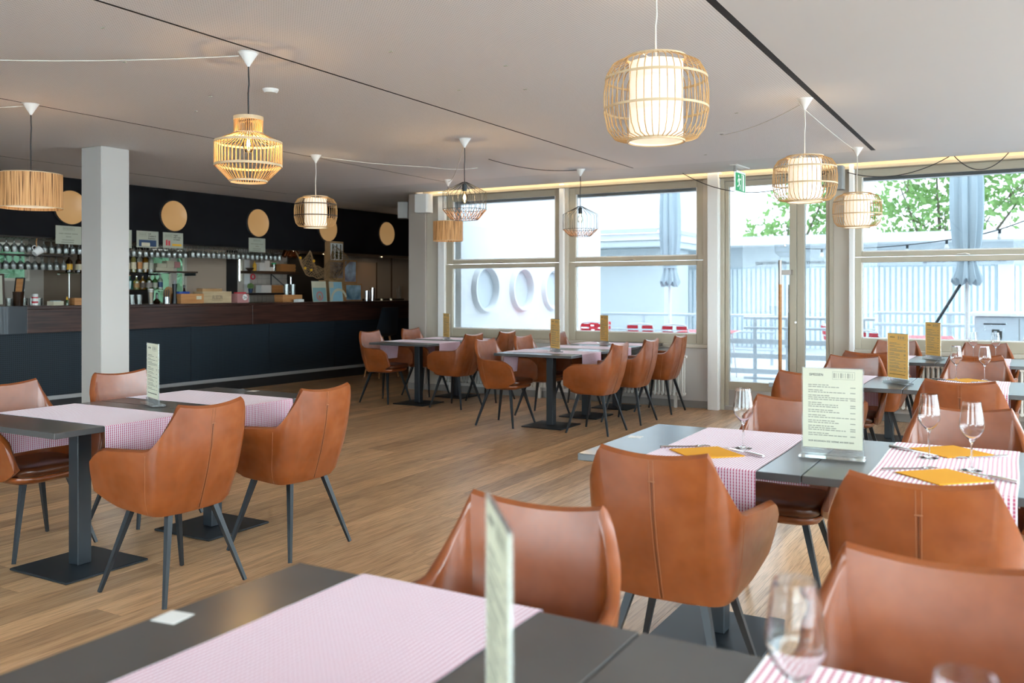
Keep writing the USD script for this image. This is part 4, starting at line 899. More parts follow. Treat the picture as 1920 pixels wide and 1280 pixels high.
speaker(-1.715, 9.94, 2.445, 2.695, .10, 'greyplastic', 'narrow grey loudspeaker between the door and the wide right window')

# ------------------------------------------------------------------ radiators
def radiator(x0, x1, label):
    t = thing('radiator', label, 'radiator', (0, 0, 0), 0, 'column radiators under the windows')
    mb = MB(); n = int((x1 - x0) / .046)
    for k in range(n):
        x = x0 + (k + .5) * (x1 - x0) / n
        for y in (WY - .055, WY - .125): mb.tube([(x, y, .16), (x, y, .185), (x, y, .58), (x, y, .60)], [.010, .0135, .0135, .010], 6)
        mb.tube([(x, WY - .035, .595), (x, WY - .09, .605), (x, WY - .145, .595)], .019, 6); mb.tube([(x, WY - .035, .165), (x, WY - .09, .155), (x, WY - .145, .165)], .019, 6)
    obj('columns', mb, 'radiator', t, smooth=40, kind='stuff')
    obj('header', MB().tube([(x0, WY - .09, .16), (x1, WY - .09, .16)], .016, 8).tube([(x0, WY - .09, .60), (x1 + .02, WY - .09, .60)], .016, 8), 'radiator', t)
    obj('valve', MB().tube([(x0 - .06, WY - .09, .16), (x0, WY - .09, .16)], .012, 8).tube([(x0 - .06, WY - .14, .16), (x0 - .06, WY - .06, .16)], .02, 10), 'steel', t)
    obj('feet', MB().box(x0 + .1, x0 + .13, WY - .11, WY - .07, .001, .145).box(x1 - .13, x1 - .1, WY - .11, WY - .07, .001, .145), 'radiator', t)
radiator(-6.85, -5.25, 'cream column radiator under the porthole window, hidden behind chairs')
radiator(-4.95, -3.44, 'cream column radiator under the second window, its right end showing')
radiator(-1.48, .5, 'cream column radiator under the wide right window')

# ------------------------------------------------------------------ bar stool
bs = thing('bar_stool', 'black shell bar stool with wooden legs before the right end of the bar', 'bar stool', (-8.88, 11.22, 0), PI - .25)
us = np.linspace(-1, 1, 15); zz = np.linspace(0, 1, 12); P = np.zeros((12, 15, 3))
for i, q in enumerate(zz):
    for j, u in enumerate(us):
        if q < .42: s = q / .42; P[i, j] = (.20 - .36 * s, .21 * u, .665 + .02 * u * u + .02 * (1 - s) * (-1) + .0)
        else: s = (q - .42) / .58; P[i, j] = (-.16 - .09 * s + .03 * u * u * (1 - s * .3), u * (.21 - .05 * s), .67 + .44 * s ** .85 + .02 * u * u * (1 - s))
Nn = np.cross(np.gradient(P, axis=1), np.gradient(P, axis=0)); Nn /= np.linalg.norm(Nn, axis=2, keepdims=True)
A = P.reshape(-1, 3); B = (P - Nn * .012).reshape(-1, 3); f = []
for i in range(11):
    for j in range(14):
        a_ = i * 15 + j; f += [(a_, a_ + 1, a_ + 16), (a_, a_ + 16, a_ + 15), (a_ + 180, a_ + 196, a_ + 181), (a_ + 180, a_ + 195, a_ + 196)]
ed = [j for j in range(15)] + [i * 15 + 14 for i in range(1, 12)] + [11 * 15 + j for j in range(13, -1, -1)] + [i * 15 for i in range(10, 0, -1)]
for a_, b_ in zip(ed, ed[1:] + ed[:1]): f += [(a_, a_ + 180, b_ + 180), (a_, b_ + 180, b_)]
m_ = trimesh.Trimesh(np.vstack([A, B]), f, process=False); trimesh.repair.fix_normals(m_)
obj('seat_shell', (m_.vertices, m_.faces), 'barcap', bs, smooth=50)
for sx, sy in ((1, 1), (1, -1), (-1, 1), (-1, -1)): obj('leg', tube([(sx * .09, sy * .09, .645), (sx * .19, sy * .19, .002)], [.018, .012], 8), 'orangewood', bs)
obj('footrest', tube([(.155, .155, .25), (.155, -.155, .25), (-.155, -.155, .25), (-.155, .155, .25)], .007, 6, True), 'blackmetal', bs)

# ------------------------------------------------------------------ things on and over the bar
BZ = 1.2005
def bthing(name, label, cat, s, q, z=BZ, group=None, rz=0.0): return thing(name, label, cat, bw(s, q, z), BROT + rz, group)
# hanging stemware
hg = None; n = 0
for row, (q, z, s0, s1) in enumerate(((.54, 1.985, 5.62, 7.30), (.64, 1.985, 5.58, 7.30), (.54, 1.985, 7.42, 8.36), (.64, 1.985, 7.40, 8.36), (.74, 1.985, 7.44, 8.36), (.80, 1.79, 5.75, 6.75), (.90, 1.79, 5.79, 6.75), (.54, 2.0, 8.42, 10.06), (.64, 2.0, 8.46, 10.06), (.74, 2.0, 8.42, 10.06))):
    for s in np.arange(s0, s1, .088):
        lab = ('stemmed glass hanging in the rack left over the bar', 'glasses in the left hanging rack') if s < 7.35 else ('stemmed glass hanging in the rack right of the pillar', 'glasses in the middle hanging rack') if s < 8.4 else ('glass hanging in the long rack over the middle of the bar', 'glasses in the long hanging rack')
        rowname = ('front row', 'second row', 'front row', 'second row', 'third row', 'front row', 'second row', 'front row', 'second row', 'third row')[row]; lab = (lab[0].replace('glass hanging', 'glass in the ' + rowname + ', hanging'), lab[1] + ', ' + rowname)
        if row in (5, 6): lab = ('glass hanging in the ' + rowname + ' of the lower rack at the left bar end', 'glasses in the lower left rack, ' + rowname)
        if hg is None:
            hg = thing('hanging_glass', lab[0], 'glass', bw(s, q, z), BROT, lab[1])
            obj('glass', lathe([(0, -.0005), (.031, -.0005), (.031, -.004), (.005, -.008), (.0038, -.06), (.012, -.072), (.034, -.092), (.037, -.12), (.031, -.165), (.029, -.1655), (.035, -.12), (.032, -.094), (.0, -.076)][::-1], 14), 'barglass', hg, smooth=True)
        else: dup(hg, bw(s, q, z), BROT, *lab)
for s0, s1, z, lab in ((5.55, 7.36, 1.9855, 'dark rail rack for stemware over the left part of the bar'), (7.37, 8.39, 1.9855, 'dark rail rack for stemware right of the pillar'), (8.40, 10.12, 2.0005, 'dark rail rack for glasses over the middle of the bar'), (5.6, 6.8, 1.7905, 'lower shelf rack for glasses at the left end of the bar')):
    t = thing('glass_rack', lab, 'rack', bw(0, 0, 0), BROT, 'stemware racks over the bar')
    q0 = .74 if z < 1.9 else .50
    obj('top_board', MB().box(s0, s1, q0, q0 + (.24 if z < 1.9 else .30), z + .001, z + .009), 'darkwood', t)
    mb = MB()
    for q in np.arange(q0 + .0, q0 + .29, .1): mb.box(s0, s1, q - .004, q + .004, z + .0095, z + .0145)
    obj('rails', mb, 'blackmetal', t)
    if z < 1.9: obj('hangers', MB().box(s0 + .05, s0 + .06, q0 + .1, q0 + .11, z + .009, 2.03).box(s1 - .06, s1 - .05, q0 + .1, q0 + .11, z + .009, 2.03), 'blackmetal', t)
for k, s_ in enumerate((10.16, 10.27, 10.38)):
    t = thing('copper_mug', ('left', 'middle', 'right')[k] + ' dark copper mug of three hanging at the right end of the glass rack', 'mug', bw(s_, .56, 1.985), BROT, 'hanging copper mugs')
    v, f = lathe([(0, -.10), (.038, -.10), (.042, 0), (.040, 0), (.036, -.095), (0, -.095)], 16); obj('body', (v @ trimesh.transformations.rotation_matrix(.5, (0, 1, 0))[:3, :3].T, f), 'copper', t)
    obj('handle', tube(circle(.024, 0, 12) @ np.array([[1, 0, 0], [0, 0, 1], [0, 1, 0]]) + np.array([.03, 0, -.03]), .004, 5, True), 'copper', t)
    obj('hook', tube([(.03, 0, -.005), (.03, 0, .045)], .003, 5), 'blackmetal', t)
# signs under the fascia
def sign(s0, s1, z0, z1, label, kind):
    t = thing('hanging_sign', label, 'sign', bw((s0 + s1) / 2, .385, (z0 + z1) / 2), BROT, 'paper signs along the fascia')
    w, h = s1 - s0, z1 - z0
    obj('sheet', MB().box(-w / 2, w / 2, -.003, .003, -h / 2, h / 2), 'signpaper', t, smooth=False)
    P = frame4((0, -.0032, 0), (1, 0, 0), (0, 0, 1), (0, -1, 0)); mb = MB()
    def bar_(x0, x1, y, th): mb.box(x0 * w, x1 * w, y * h, (y + th) * h, 0, .0004)
    if kind == 0:
        bar_(-.22, .22, .25, .015); bar_(-.22, .22, .40, .015); bar_(-.22, -.205, .26, .14); bar_(.205, .22, .26, .14)
        for k in range(6): bar_(-.18 + k * .06, -.15 + k * .06, .29, .09)
        for x0, x1, y in ((-.38, -.2, .05), (-.17, .1, .05), (.13, .36, .05), (-.1, .1, -.12), (-.25, .22, -.30), (-.28, .2, -.42)): bar_(x0, x1, y, .05)
    else:
        bar_(-.40, -.05, .16, .012); bar_(-.40, -.05, .40, .012); bar_(-.40, -.39, .17, .23); bar_(-.06, -.05, .17, .23)
        for k in range(5): bar_(-.36 + k * .06, -.335 + k * .06, .22, .14)
    obj('print', mb.xf(P), 'print', t, smooth=False, kind='stuff')
    if kind:
        for i, tx in enumerate(('Lait', 'Coupes &', 'Espresso') if kind == 1 else ('Lager', 'with Yuzu', '& Calado')):
            tm = meshkit.text_mesh(tx, h * .085, .0005, bold=True); tm.apply_translation((.02 * w, h * (.30 - i * .14), 0)); tm.apply_transform(P); obj('lettering', (tm.vertices, tm.faces), 'printdark', t, smooth=False)
        if kind == 1: obj('picture', MB().box(-.40 * w, .40 * w, -.43 * h, -.04 * h, 0, .0006).xf(P), 'navy', t); obj('picture_cup', MB().box(-.28 * w, .1 * w, -.42 * h, -.20 * h, .0006, .001).xf(P), 'cream', t)
        else:
            obj('picture', MB().box(-.05 * w, .42 * w, -.36 * h, -.22 * h, 0, .0006).xf(P), 'yellow', t)
            obj('picture_bottle', MB().box(-.36 * w, -.28 * w, -.34 * h, .02 * h, 0, .0006).box(-.24 * w, -.15 * w, -.34 * h, -.02 * h, 0, .0006).xf(P), 'red', t)
sign(6.37, 6.69, 1.925, 2.142, 'paper price sign hanging left of the pillar under the first amber lamp', 0)
sign(7.10, 7.37, 1.912, 2.142, 'paper sign half hidden behind the right edge of the pillar', 0)
sign(7.44, 7.76, 1.929, 2.142, 'paper sign with a dark blue picture, right of the pillar', 1)
sign(7.83, 8.14, 1.937, 2.142, 'paper sign with red bottles and yellow band, below the second amber lamp', 2)
sign(9.27, 9.58, 1.939, 2.142, 'paper price sign below the middle amber lamp', 0)
# bottles on glass shelves
def bottle(s, q, z, R, H, glassm, label, lab_m=None, neck=.34, capm='blackmetal'):
    t = bthing('bottle', label, 'bottle', s, q, z, 'spirit bottles behind the bar')
    zb = H * (1 - neck)
    obj('glass_body', lathe([(0, .001), (R * .92, .001), (R, .008), (R, zb * .86), (R * .8, zb * .95), (R * .4, zb * 1.06), (R * .34, zb * 1.1), (R * .34, H * .97), (0, H * .97)], 16), glassm, t)
    obj('cap', MB().lathe([(0, H * .955), (R * .40, H * .955), (R * .40, H), (0, H)], 12), capm, t)
    if lab_m: obj('label', MB().lathe([(R + .0006, zb * .22), (R + .0012, zb * .22), (R + .0012, zb * .68), (R + .0006, zb * .68)], 16), lab_m, t)
for nm, c in (('amber', (0.55, 0.28, 0.03)), ('yellowg', (0.62, 0.58, 0.20)), ('clearg', (0.72, 0.74, 0.66)), ('tealg', (0.10, 0.42, 0.36)), ('olive', (0.20, 0.20, 0.04)), ('brown', (0.10, 0.04, 0.015)), ('greeng', (0.12, 0.30, 0.08))):
    M['bg_' + nm] = mat('bottle_' + nm, {'t': ('transparent_bsdf', dict(color=c)), 'd': ('diffuse_bsdf', dict(color=tuple(x * .5 for x in c))), 'g': ('glossy_bsdf', dict(roughness=.08)), 'f': ('fresnel', dict(IOR=1.5)), 'm': ('mix_closure', dict(fac=.45)), 'm2': ('mix_closure', {})},
        [('t.BSDF', 'm.closure1'), ('d.BSDF', 'm.closure2'), ('f.fac', 'm2.fac'), ('m.closure', 'm2.closure1'), ('g.BSDF', 'm2.closure2')], 'm2.closure')
QB = 1.25
for i, (s, m, l, R, H, lb) in enumerate(((7.90, 'bg_clearg', 'clear bottle with white label, leftmost on the upper shelf right of the pillar', .038, .28, 'cream'), (7.995, 'bg_yellowg', 'pale yellow bottle, second on the upper shelf right of the pillar', .036, .31, 'cream'),
        (8.09, 'bg_clearg', 'tall clear bottle with orange label on the upper shelf', .036, .32, 'orangewood'), (8.18, 'bg_amber', 'amber bottle, fourth on the upper shelf', .04, .31, 'cream'), (8.27, 'bg_clearg', 'clear bottle at the right end of the upper shelf', .034, .30, 'signpaper'))):
    bottle(s, QB, 1.626, R, H, m, l, lb)
for i, (s, m, l, R, H, lb, cp) in enumerate(((7.93, 'bg_tealg', 'squat teal bottle with a cork on the middle shelf', .052, .20, None, 'cardboard'), (8.04, 'bg_yellowg', 'pale gin bottle with kraft label on the middle shelf', .040, .19, 'cardboard', 'steel'), (8.135, 'bg_amber', 'amber bottle in the centre of the middle shelf', .042, .20, 'brownpanel', 'blackmetal'),
        (8.235, 'bg_olive', 'olive bottle with a dark label on the middle shelf', .046, .21, 'greypanel', 'blackmetal'), (8.335, 'bg_greeng', 'green bottle right of the middle shelf bottles', .036, .21, 'signpaper', 'blackmetal'), (8.42, 'bg_clearg', 'clear bottle with dark label at the right end of the middle shelf', .036, .23, 'navy', 'blackmetal'))):
    bottle(s, QB, 1.386, R, H, m, l, lb, .30, cp)
for s, m, l, lb in ((7.06, 'bg_brown', 'dark bottle with yellow label on the shelf left of the pillar', 'yellow'), (7.19, 'bg_brown', 'dark bottle with cream label on the shelf left of the pillar', 'cream'), (7.29, 'bg_amber', 'amber bottle half hidden by the left edge of the pillar', 'cream')):
    bottle(s, QB, 1.606, .042, .25, m, l, lb)
def gshelf(s0, s1, z, lab):
    t = bthing('glass_shelf', lab, 'shelf', 0, 0, 0, 'glass bottle shelves'); obj('board', MB().box(s0, s1, 1.13, 1.37, z - .012, z - .001), 'greenglass', t, smooth=False)
    obj('clips', MB().box(s0, s0 + .02, 1.35, 1.38, z - .03, z - .0125).box(s1 - .02, s1, 1.35, 1.38, z - .03, z - .0125), 'steel', t)
gshelf(7.40, 8.50, 1.625, 'upper glass shelf of bottles right of the pillar'); gshelf(7.40, 8.50, 1.385, 'middle glass shelf of bottles right of the pillar'); gshelf(6.98, 7.38, 1.605, 'glass shelf with dark bottles left of the pillar')
t = bthing('shelf_post', 'slim steel post of the bottle shelves beside the pillar', 'post', 7.15, 1.39, .92); obj('rod', tube([(0, 0, 0), (0, 0, 1.1)], .010, 8), 'steel', t)
# loose things standing on the bar top
def tumbler(name, label, cat, s, q, r0, r1, h, m, z=BZ, group=None, extra=None):
    t = bthing(name, label, cat, s, q, z, group)
    obj('body', lathe([(0, 0), (r0, 0), (r1, h), (r1 - .0025, h), (r0 - .002, .008), (0, .008)], 18), m, t)
    if extra: obj('fill', MB().lathe([(0, .009), (r0 - .003, .009), (r0 + (r1 - r0) * .85 - .003, h * .85), (0, h * .85)], 16), extra, t)
    return t
QC = .25
def framebox(name, label, cat, s, q, w, h, lean, mframe, mface, th=.02, b=.012, rz=0, z=BZ, group=None):
    t = bthing(name, label, cat, s, q, z, group, rz)
    c, sn = math.cos(lean), math.sin(lean); P = frame4((0, 0, 0), (1, 0, 0), (0, sn, c), (0, -c, sn))
    obj('frame', MB().box(-w / 2, -w / 2 + b, 0, h, -th, 0).box(w / 2 - b, w / 2, 0, h, -th, 0).box(-w / 2 + b, w / 2 - b, 0, b, -th, 0).box(-w / 2 + b, w / 2 - b, h - b, h, -th, 0).xf(P), mframe, t)
    obj('face', MB().box(-w / 2 + b, w / 2 - b, b, h - b, -th * .8, -th * .3).xf(P), mface, t)
    return t
framebox('display_frame', 'dark wooden frame cut by the left picture edge on the bar', 'frame', 5.62, .22, .16, .36, .06, 'darkwood', 'signpaper', .03, .02)
framebox('menu_board', 'black framed orange board leaning sideways on the left end of the bar', 'frame', 5.86, .28, .10, .33, .25, 'blackmetal', 'orangewood', .02, .012, -.9)
tumbler('jar', 'reddish glass jar beside the leaning board on the bar', 'jar', 5.80, .14, .05, .058, .16, 'bg_brown', extra='photo2')
t = bthing('drink_can', 'white and silver can with red print on the left end of the bar', 'can', 6.03, .22)
obj('body', lathe([(0, 0), (.028, 0), (.033, .006), (.033, .125), (.029, .135), (0, .134)], 20), 'white', t); obj('red_print', lathe([(.0333, .03), (.0335, .03), (.0335, .05), (.0333, .05)], 20), 'red', t); obj('red_print', lathe([(.0333, .085), (.0335, .085), (.0335, .10), (.0333, .10)], 20), 'red', t)
def carton(name, label, cat, s, q, w, d, h, m, rz=0, z=BZ, group=None):
    t = bthing(name, label, cat, s, q, z, group, rz); obj('body', MB().box(-w / 2, w / 2, -d / 2, d / 2, .0005, h, .002), m, t, smooth=False); return t
t = carton('card_holder', 'cream card box with pale blue front on the bar left of the pillar', 'box', 6.26, .2, .16, .09, .05, 'cream', .3); obj('card', MB().box(-.06, .06, -.03, .02, .0505, .056), 'skyblue', t)
t = bthing('small_bottle', 'tiny yellow capped bottle on the bar left of the pillar', 'bottle', 6.40, .2); obj('body', lathe([(0, 0), (.016, 0), (.016, .05), (.008, .065), (0, .065)], 12), 'bg_greeng', t); obj('cap', MB().lathe([(0, .066), (.012, .066), (.006, .10), (0, .10)], 12), 'yellow', t)
carton('wooden_tray', 'orange wooden tray on the bar at the left edge of the pillar', 'tray', 6.60, .22, .26, .12, .085, 'orangewood')
for i, (s, z) in enumerate(((6.40, .93), (6.40, 1.02), (6.40, 1.11))):
    t = bthing('stacked_cup', ('lowest', 'middle', 'topmost')[i] + ' white cup of the stack on the coffee machine left of the pillar', 'cup', 6.55, 1.5, z + .22, 'stack of white cups')
    obj('body', lathe([(0, 0), (.028, 0), (.040, .088), (.037, .088), (.026, .006), (0, .006)], 16), 'white', t); obj('handle', tube(circle(.02, 0, 12) @ np.array([[1, 0, 0], [0, 0, 1], [0, 1, 0]]) + np.array([.05, 0, .05]), .004, 5, True), 'white', t)
t = bthing('coffee_machine', 'black coffee machine on the back counter left of the pillar', 'coffee machine', 6.45, 1.6, .921)
obj('body', MB().box(-.38, .38, -.16, .2, 0, .225, .01), 'blackpanel', t); obj('rail', MB().tube([(-.36, -.17, .21), (.36, -.17, .21)], .006, 8).tube([(-.36, -.17, .21), (-.36, -.15, .21)], .006, 8).tube([(.36, -.17, .21), (.36, -.15, .21)], .006, 8), 'chrome', t)
for k in range(8):
    tumbler('water_glass', f'water glass in the row on the back counter, number {k + 1} from the left, left of the coffee machine' if 0 else 'thick clear tumbler in the row on the back counter at the left', 'glass', 6.10 + k * .095, 1.42, .034, .038, .13, 'barglass', 1.1465 if k > 1 else .921, 'tumblers on the back counter')
t = bthing('hanging_cup', 'white cup hanging tilted from the rack by an orange cord', 'cup', 6.16, .46, 1.80)
v, f = lathe([(0, 0), (.038, 0), (.05, .09), (.046, .09), (.035, .006), (0, .006)], 18); Rm = trimesh.transformations.rotation_matrix(.9, (0, 1, 0))[:3, :3]
obj('body', (v @ Rm.T, f), 'white', t); obj('cord', tube([(.03, 0, .08), (.02, 0, .14), (.03, 0, .18)], .006, 6), 'orangewood', t); obj('handle', tube((circle(.024, 0, 12) @ np.array([[1, 0, 0], [0, 0, 1], [0, 1, 0]]) + np.array([-.055, 0, .045])) @ Rm.T, .005, 5, True), 'white', t)
# right of the pillar
t = tumbler('beer_glass', 'tall beer glass with golden beer and a foam head right of the pillar', 'beer glass', 7.56, .22, .030, .040, .175, 'barglass', extra='bg_beer') if False else None
M['bg_beer'] = pm('beer', (.55, .27, .015), .15)
t = bthing('beer_glass', 'tall glass of golden beer with a foam head on the bar right of the pillar', 'beer glass', 7.53, .22)
obj('glass', lathe([(0, 0), (.030, 0), (.041, .185), (.039, .185), (.028, .01), (0, .01)], 18), 'barglass', t); obj('beer', MB().lathe([(0, .0105), (.0275, .0105), (.0365, .15), (0, .15)], 16), 'bg_beer', t); obj('foam', MB().lathe([(0, .1505), (.0367, .1505), (.039, .186), (.03, .195), (0, .197)], 16), 'white', t)
for k, s in enumerate((7.12, 7.22, 7.32, 7.42)): tumbler('tumbler_glass', 'clear tumbler on the bar between the pillar and the beer', 'glass', s, .30, .034, .038, .12, 'barglass', BZ, 'tumblers on the bar')
t = bthing('decanter', 'small brown decanter on the bar right of the beer glass', 'decanter', 7.64, .25); obj('body', lathe([(0, 0), (.035, 0), (.045, .03), (.015, .07), (.014, .12), (0, .12)], 16), 'bg_brown', t); obj('stopper', MB().lathe([(0, .121), (.012, .121), (.016, .135), (0, .15)], 12), 'blackmetal', t)
t = bthing('cutlery_jar', 'clear jar of black straws and utensils on the bar', 'jar', 7.80, .27); obj('body', lathe([(0, 0), (.045, 0), (.045, .09), (.042, .09), (.042, .006), (0, .006)], 16), 'barglass', t)
mb = MB()
for k in range(7): mb.tube([(.02 * math.cos(k), .02 * math.sin(k), .008), (.035 * math.cos(k), .035 * math.sin(k), .17 + .01 * (k % 3))], .005, 5)
obj('utensils', mb, 'blackmetal', t, kind='stuff')
t = bthing('pepper_mill', 'tall black pepper mill on the bar', 'pepper mill', 7.885, .22); obj('body', lathe([(0, 0), (.032, 0), (.03, .05), (.022, .12), (.03, .22), (.032, .26), (0, .262)], 16), 'blackmetal', t); obj('knob', MB().lathe([(0, .262), (.02, .266), (.024, .285), (.012, .305), (0, .308)], 14), 'greyplastic', t)
t = carton('orange_crate', 'orange wooden crate with a pale label on the bar', 'crate', 8.09, .22, .36, .2, .13, 'orangewood'); obj('label', MB().box(.06, .14, -.1035, -.1005, .055, .10), 'cream', t)
t = bthing('paper_bag', 'crumpled brown paper bag behind the orange crate', 'bag', 7.94, .40); m_ = trimesh.creation.icosphere(3, 1); v = m_.vertices * np.array([.085, .06, .12]); v *= (1 + .22 * (meshkit.fbm(m_.vertices * 2.6 + 7, 3)[:, None] - .5) * 2); v[:, 2] = np.clip(v[:, 2] + .10, .001, None); obj('paper', (v, m_.faces), 'cardboard', t, smooth=20)
t = bthing('blue_basket', 'small blue plastic basket behind the orange crate', 'basket', 8.14, .40); obj('body', loft([rr(.15, .10, .02, .0005), rr(.18, .12, .025, .16), rr(.165, .105, .02, .16), rr(.14, .09, .018, .006)]), 'blue', t)
for k, s in enumerate((8.10, 8.25)):
    t = bthing('brown_bottle', ('left' if k == 0 else 'right') + ' one of two small brown bottles over the orange crate', 'bottle', s, .50, BZ - .02 + .0205, 'two small brown bottles'); obj('body', lathe([(0, 0), (.032, 0), (.032, .13), (.014, .18), (.014, .22), (0, .22)], 14), 'bg_brown', t); obj('cap', MB().lathe([(0, .2205), (.016, .2205), (.016, .245), (0, .245)], 12), 'blackmetal', t)
t = bthing('wine_crate', 'long pale wooden wine crate with printed name on the bar', 'crate', 8.55, .20)
obj('body', MB().box(-.245, .245, -.008, .008, .002, .16, .001).box(-.245, .245, .172, .188, .002, .16, .001).box(-.245, -.23, .0081, .1719, .002, .16).box(.23, .245, .0081, .1719, .002, .16).box(-.23, .23, .0081, .1719, .002, .012), 'crate', t, smooth=False)
P = frame4((0, -.0082, 0), (1, 0, 0), (0, 0, 1), (0, -1, 0)); tm = meshkit.text_mesh('ALBION', .052, .0008); tm.apply_scale([.17 / tm.bounds[1, 0], 1, 1]); tm.apply_translation((-.085, .055, 0)); tm.apply_transform(P); obj('lettering', (tm.vertices, tm.faces), 'brownpanel', t, smooth=False)
obj('printed_line', MB().box(-.09, .09, .035, .038, 0, .0006).xf(P), 'brownpanel', t)
carton('cork_tray', 'shallow cardboard tray of corks behind the wine crate', 'tray', 8.62, .44, .34, .12, .20, 'cardboard')
t = bthing('lemons', 'row of yellow lemons in front of the pink box', 'fruit', 8.80, .30, BZ, None); mb = MB()
for k in range(3): mb.lathe([(0, 0), (.02, .008), (.027, .028), (.02, .05), (0, .06)], 12, (k * .055 - .05, .02 * (k % 2), .0)) if k == 0 else None
obj('lemon', mb, 'yellow', t); t.SetCustomDataByKey('label', 'yellow lemon beside the pink box on the bar'); t.SetCustomDataByKey('category', 'lemon')
t = carton('pink_box', 'pink box with a round white badge on the bar', 'box', 8.94, .2, .20, .16, .13, 'pinkbox'); tm = meshkit.text_mesh('24', .035, .0006, bold=True); tm.apply_translation((-tm.bounds[1, 0] / 2 + .03, .06, .0012)); P2 = frame4((0, -.0805, 0), (1, 0, 0), (0, 0, 1), (0, -1, 0)); tm.apply_transform(P2)
v, f = lathe([(0, 0), (.042, 0), (.042, .001), (0, .001)], 20); v = v + np.array([.03, .08, 0]); obj('badge', (v @ P2[:3, :3].T + P2[:3, 3], f), 'white', t); obj('numerals', (tm.vertices, tm.faces), 'printdark', t, smooth=False)
obj('ribbon', MB().box(-.08, .10, -.03, .03, .1305, .15, .006), 'red', t)
# kitchen shelves with jars behind the pass-through
t = bthing('kitchen_shelf', 'dark wooden kitchen shelf with a steel bracket in the lit pass-through', 'shelf', 0, 0, 0); obj('board', MB().box(10.40, 11.47, 1.62, 1.88, 1.655, 1.70, .003), 'darkwood', t); obj('bracket', MB().tube([(11.05, 1.86, 1.655), (11.25, 1.70, 1.42)], .008, 6).tube([(11.05, 1.86, 1.40), (11.05, 1.86, 1.655)], .008, 6), 'blackmetal', t)
t = bthing('kitchen_ledge', 'dark lower kitchen ledge behind the bar', 'shelf', 0, 0, 0); obj('board', MB().box(10.30, 11.5, 1.55, 1.88, 1.30, 1.335, .003), 'blackpanel', t)
zs = 1.7005
t = bthing('mustard_bottle', 'yellow mustard squeeze bottle on the kitchen shelf', 'bottle', 10.58, 1.74, zs); obj('body', lathe([(0, 0), (.03, 0), (.032, .10), (.02, .125), (0, .125)], 16), 'yellow', t); obj('nozzle', MB().lathe([(0, .125), (.014, .125), (.004, .17), (0, .17)], 12), 'yellow', t)
for k, (s, w, h) in enumerate(((10.70, .10, .14), (10.81, .11, .18), (10.92, .07, .07))):
    carton('white_container', ('left', 'tallest', 'small cream')[k] + ' white container on the kitchen shelf', 'container', s, 1.74, w, .1, h, 'white', 0, zs, 'white containers on the kitchen shelf')
tumbler('lidded_jar', 'clear jar with green lid on the kitchen shelf', 'jar', 11.0, 1.74, .035, .035, .12, 'barglass', zs); obj('lid', MB().lathe([(0, .1205), (.037, .1205), (.037, .14), (0, .14)], 16), 'exitgreen', stage.GetPrimAtPath('/World/lidded_jar'))
for k in range(5): carton('cutting_board', ('lowest', 'second', 'third', 'fourth', 'topmost')[k] + ' wooden board of the stack on the kitchen shelf', 'board', 11.23 + .01 * (k % 2), 1.74, .34, .2, .024, 'orangewood', 0, zs + k * .0255, 'stack of wooden boards')
t = bthing('wooden_bowl', 'shallow dark bowl at the left end of the kitchen shelf', 'bowl', 10.46, 1.72, zs); obj('body', lathe([(0, 0), (.03, 0), (.075, .045), (.070, .045), (.028, .006), (0, .006)], 18), 'darkwood', t)
t = bthing('herb_pot', 'small blue pot with a green herb at the left of the pass-through', 'potted plant', 10.44, 1.68, 1.336); obj('pot', lathe([(0, 0), (.03, 0), (.04, .07), (0, .07)], 14), 'navy', t); m_ = trimesh.creation.icosphere(2, 1); v = m_.vertices * .05 * (1 + .5 * (meshkit.noise(m_.vertices * 3 + 3)[:, None] - .5)) + np.array([0, 0, .11]); obj('herb', (v, m_.faces), 'leaf', t, smooth=False)
t = bthing('red_ring', 'red ring hanging from the kitchen shelf', 'ring', 10.42, 1.60, 1.60); obj('ring', tube(circle(.04, 0, 18) @ np.array([[1, 0, 0], [0, 0, 1], [0, 1, 0]]), .012, 6, True), 'red', t)
t = bthing('kitchen_tap', 'chrome kitchen tap in front of the tiles', 'tap', 11.27, 1.62, 1.3355); obj('column', tube([(0, 0, .0), (0, 0, .27)], .014, 10), 'chrome', t); obj('base', lathe([(0, 0), (.03, 0), (.03, .02), (.016, .05), (0, .05)], 16), 'chrome', t); obj('head', lathe([(0, .27), (.02, .27), (.024, .29), (.0, .31)], 14), 'chrome', t)
carton('white_carton', 'white carton on the kitchen ledge before the tiles', 'box', 10.72, 1.68, .22, .14, .13, 'white', 0, 1.336); carton('brown_carton', 'brown leather look box on the kitchen ledge', 'box', 10.97, 1.68, .24, .14, .13, 'orangewood', 0, 1.336)
# shelf with cartons in the green window
t = bthing('window_shelf', 'wooden shelf with cartons before the bright green bar window', 'shelf', 0, 0, 0); obj('board', MB().box(8.62, 9.36, 1.62, 1.86, 1.64, 1.665, .003), 'darkwood', t); obj('brackets', MB().box(8.66, 8.68, 1.62, 1.86, 1.60, 1.6395).box(9.3, 9.32, 1.62, 1.86, 1.60, 1.6395), 'blackmetal', t)
for k, (s, z, w, h) in enumerate(((8.80, 1.6655, .30, .05), (8.75, 1.716, .16, .06), (8.90, 1.716, .13, .10), (9.02, 1.716, .10, .09))): carton('striped_carton', ('wide flat', 'left', 'tall middle', 'right')[k] + ' pale carton on the shelf in the green bar window', 'box', s, 1.72, w, .12, h, 'pinkbox' if k == 3 else 'cream', 0, z, 'pale cartons in the bar window')
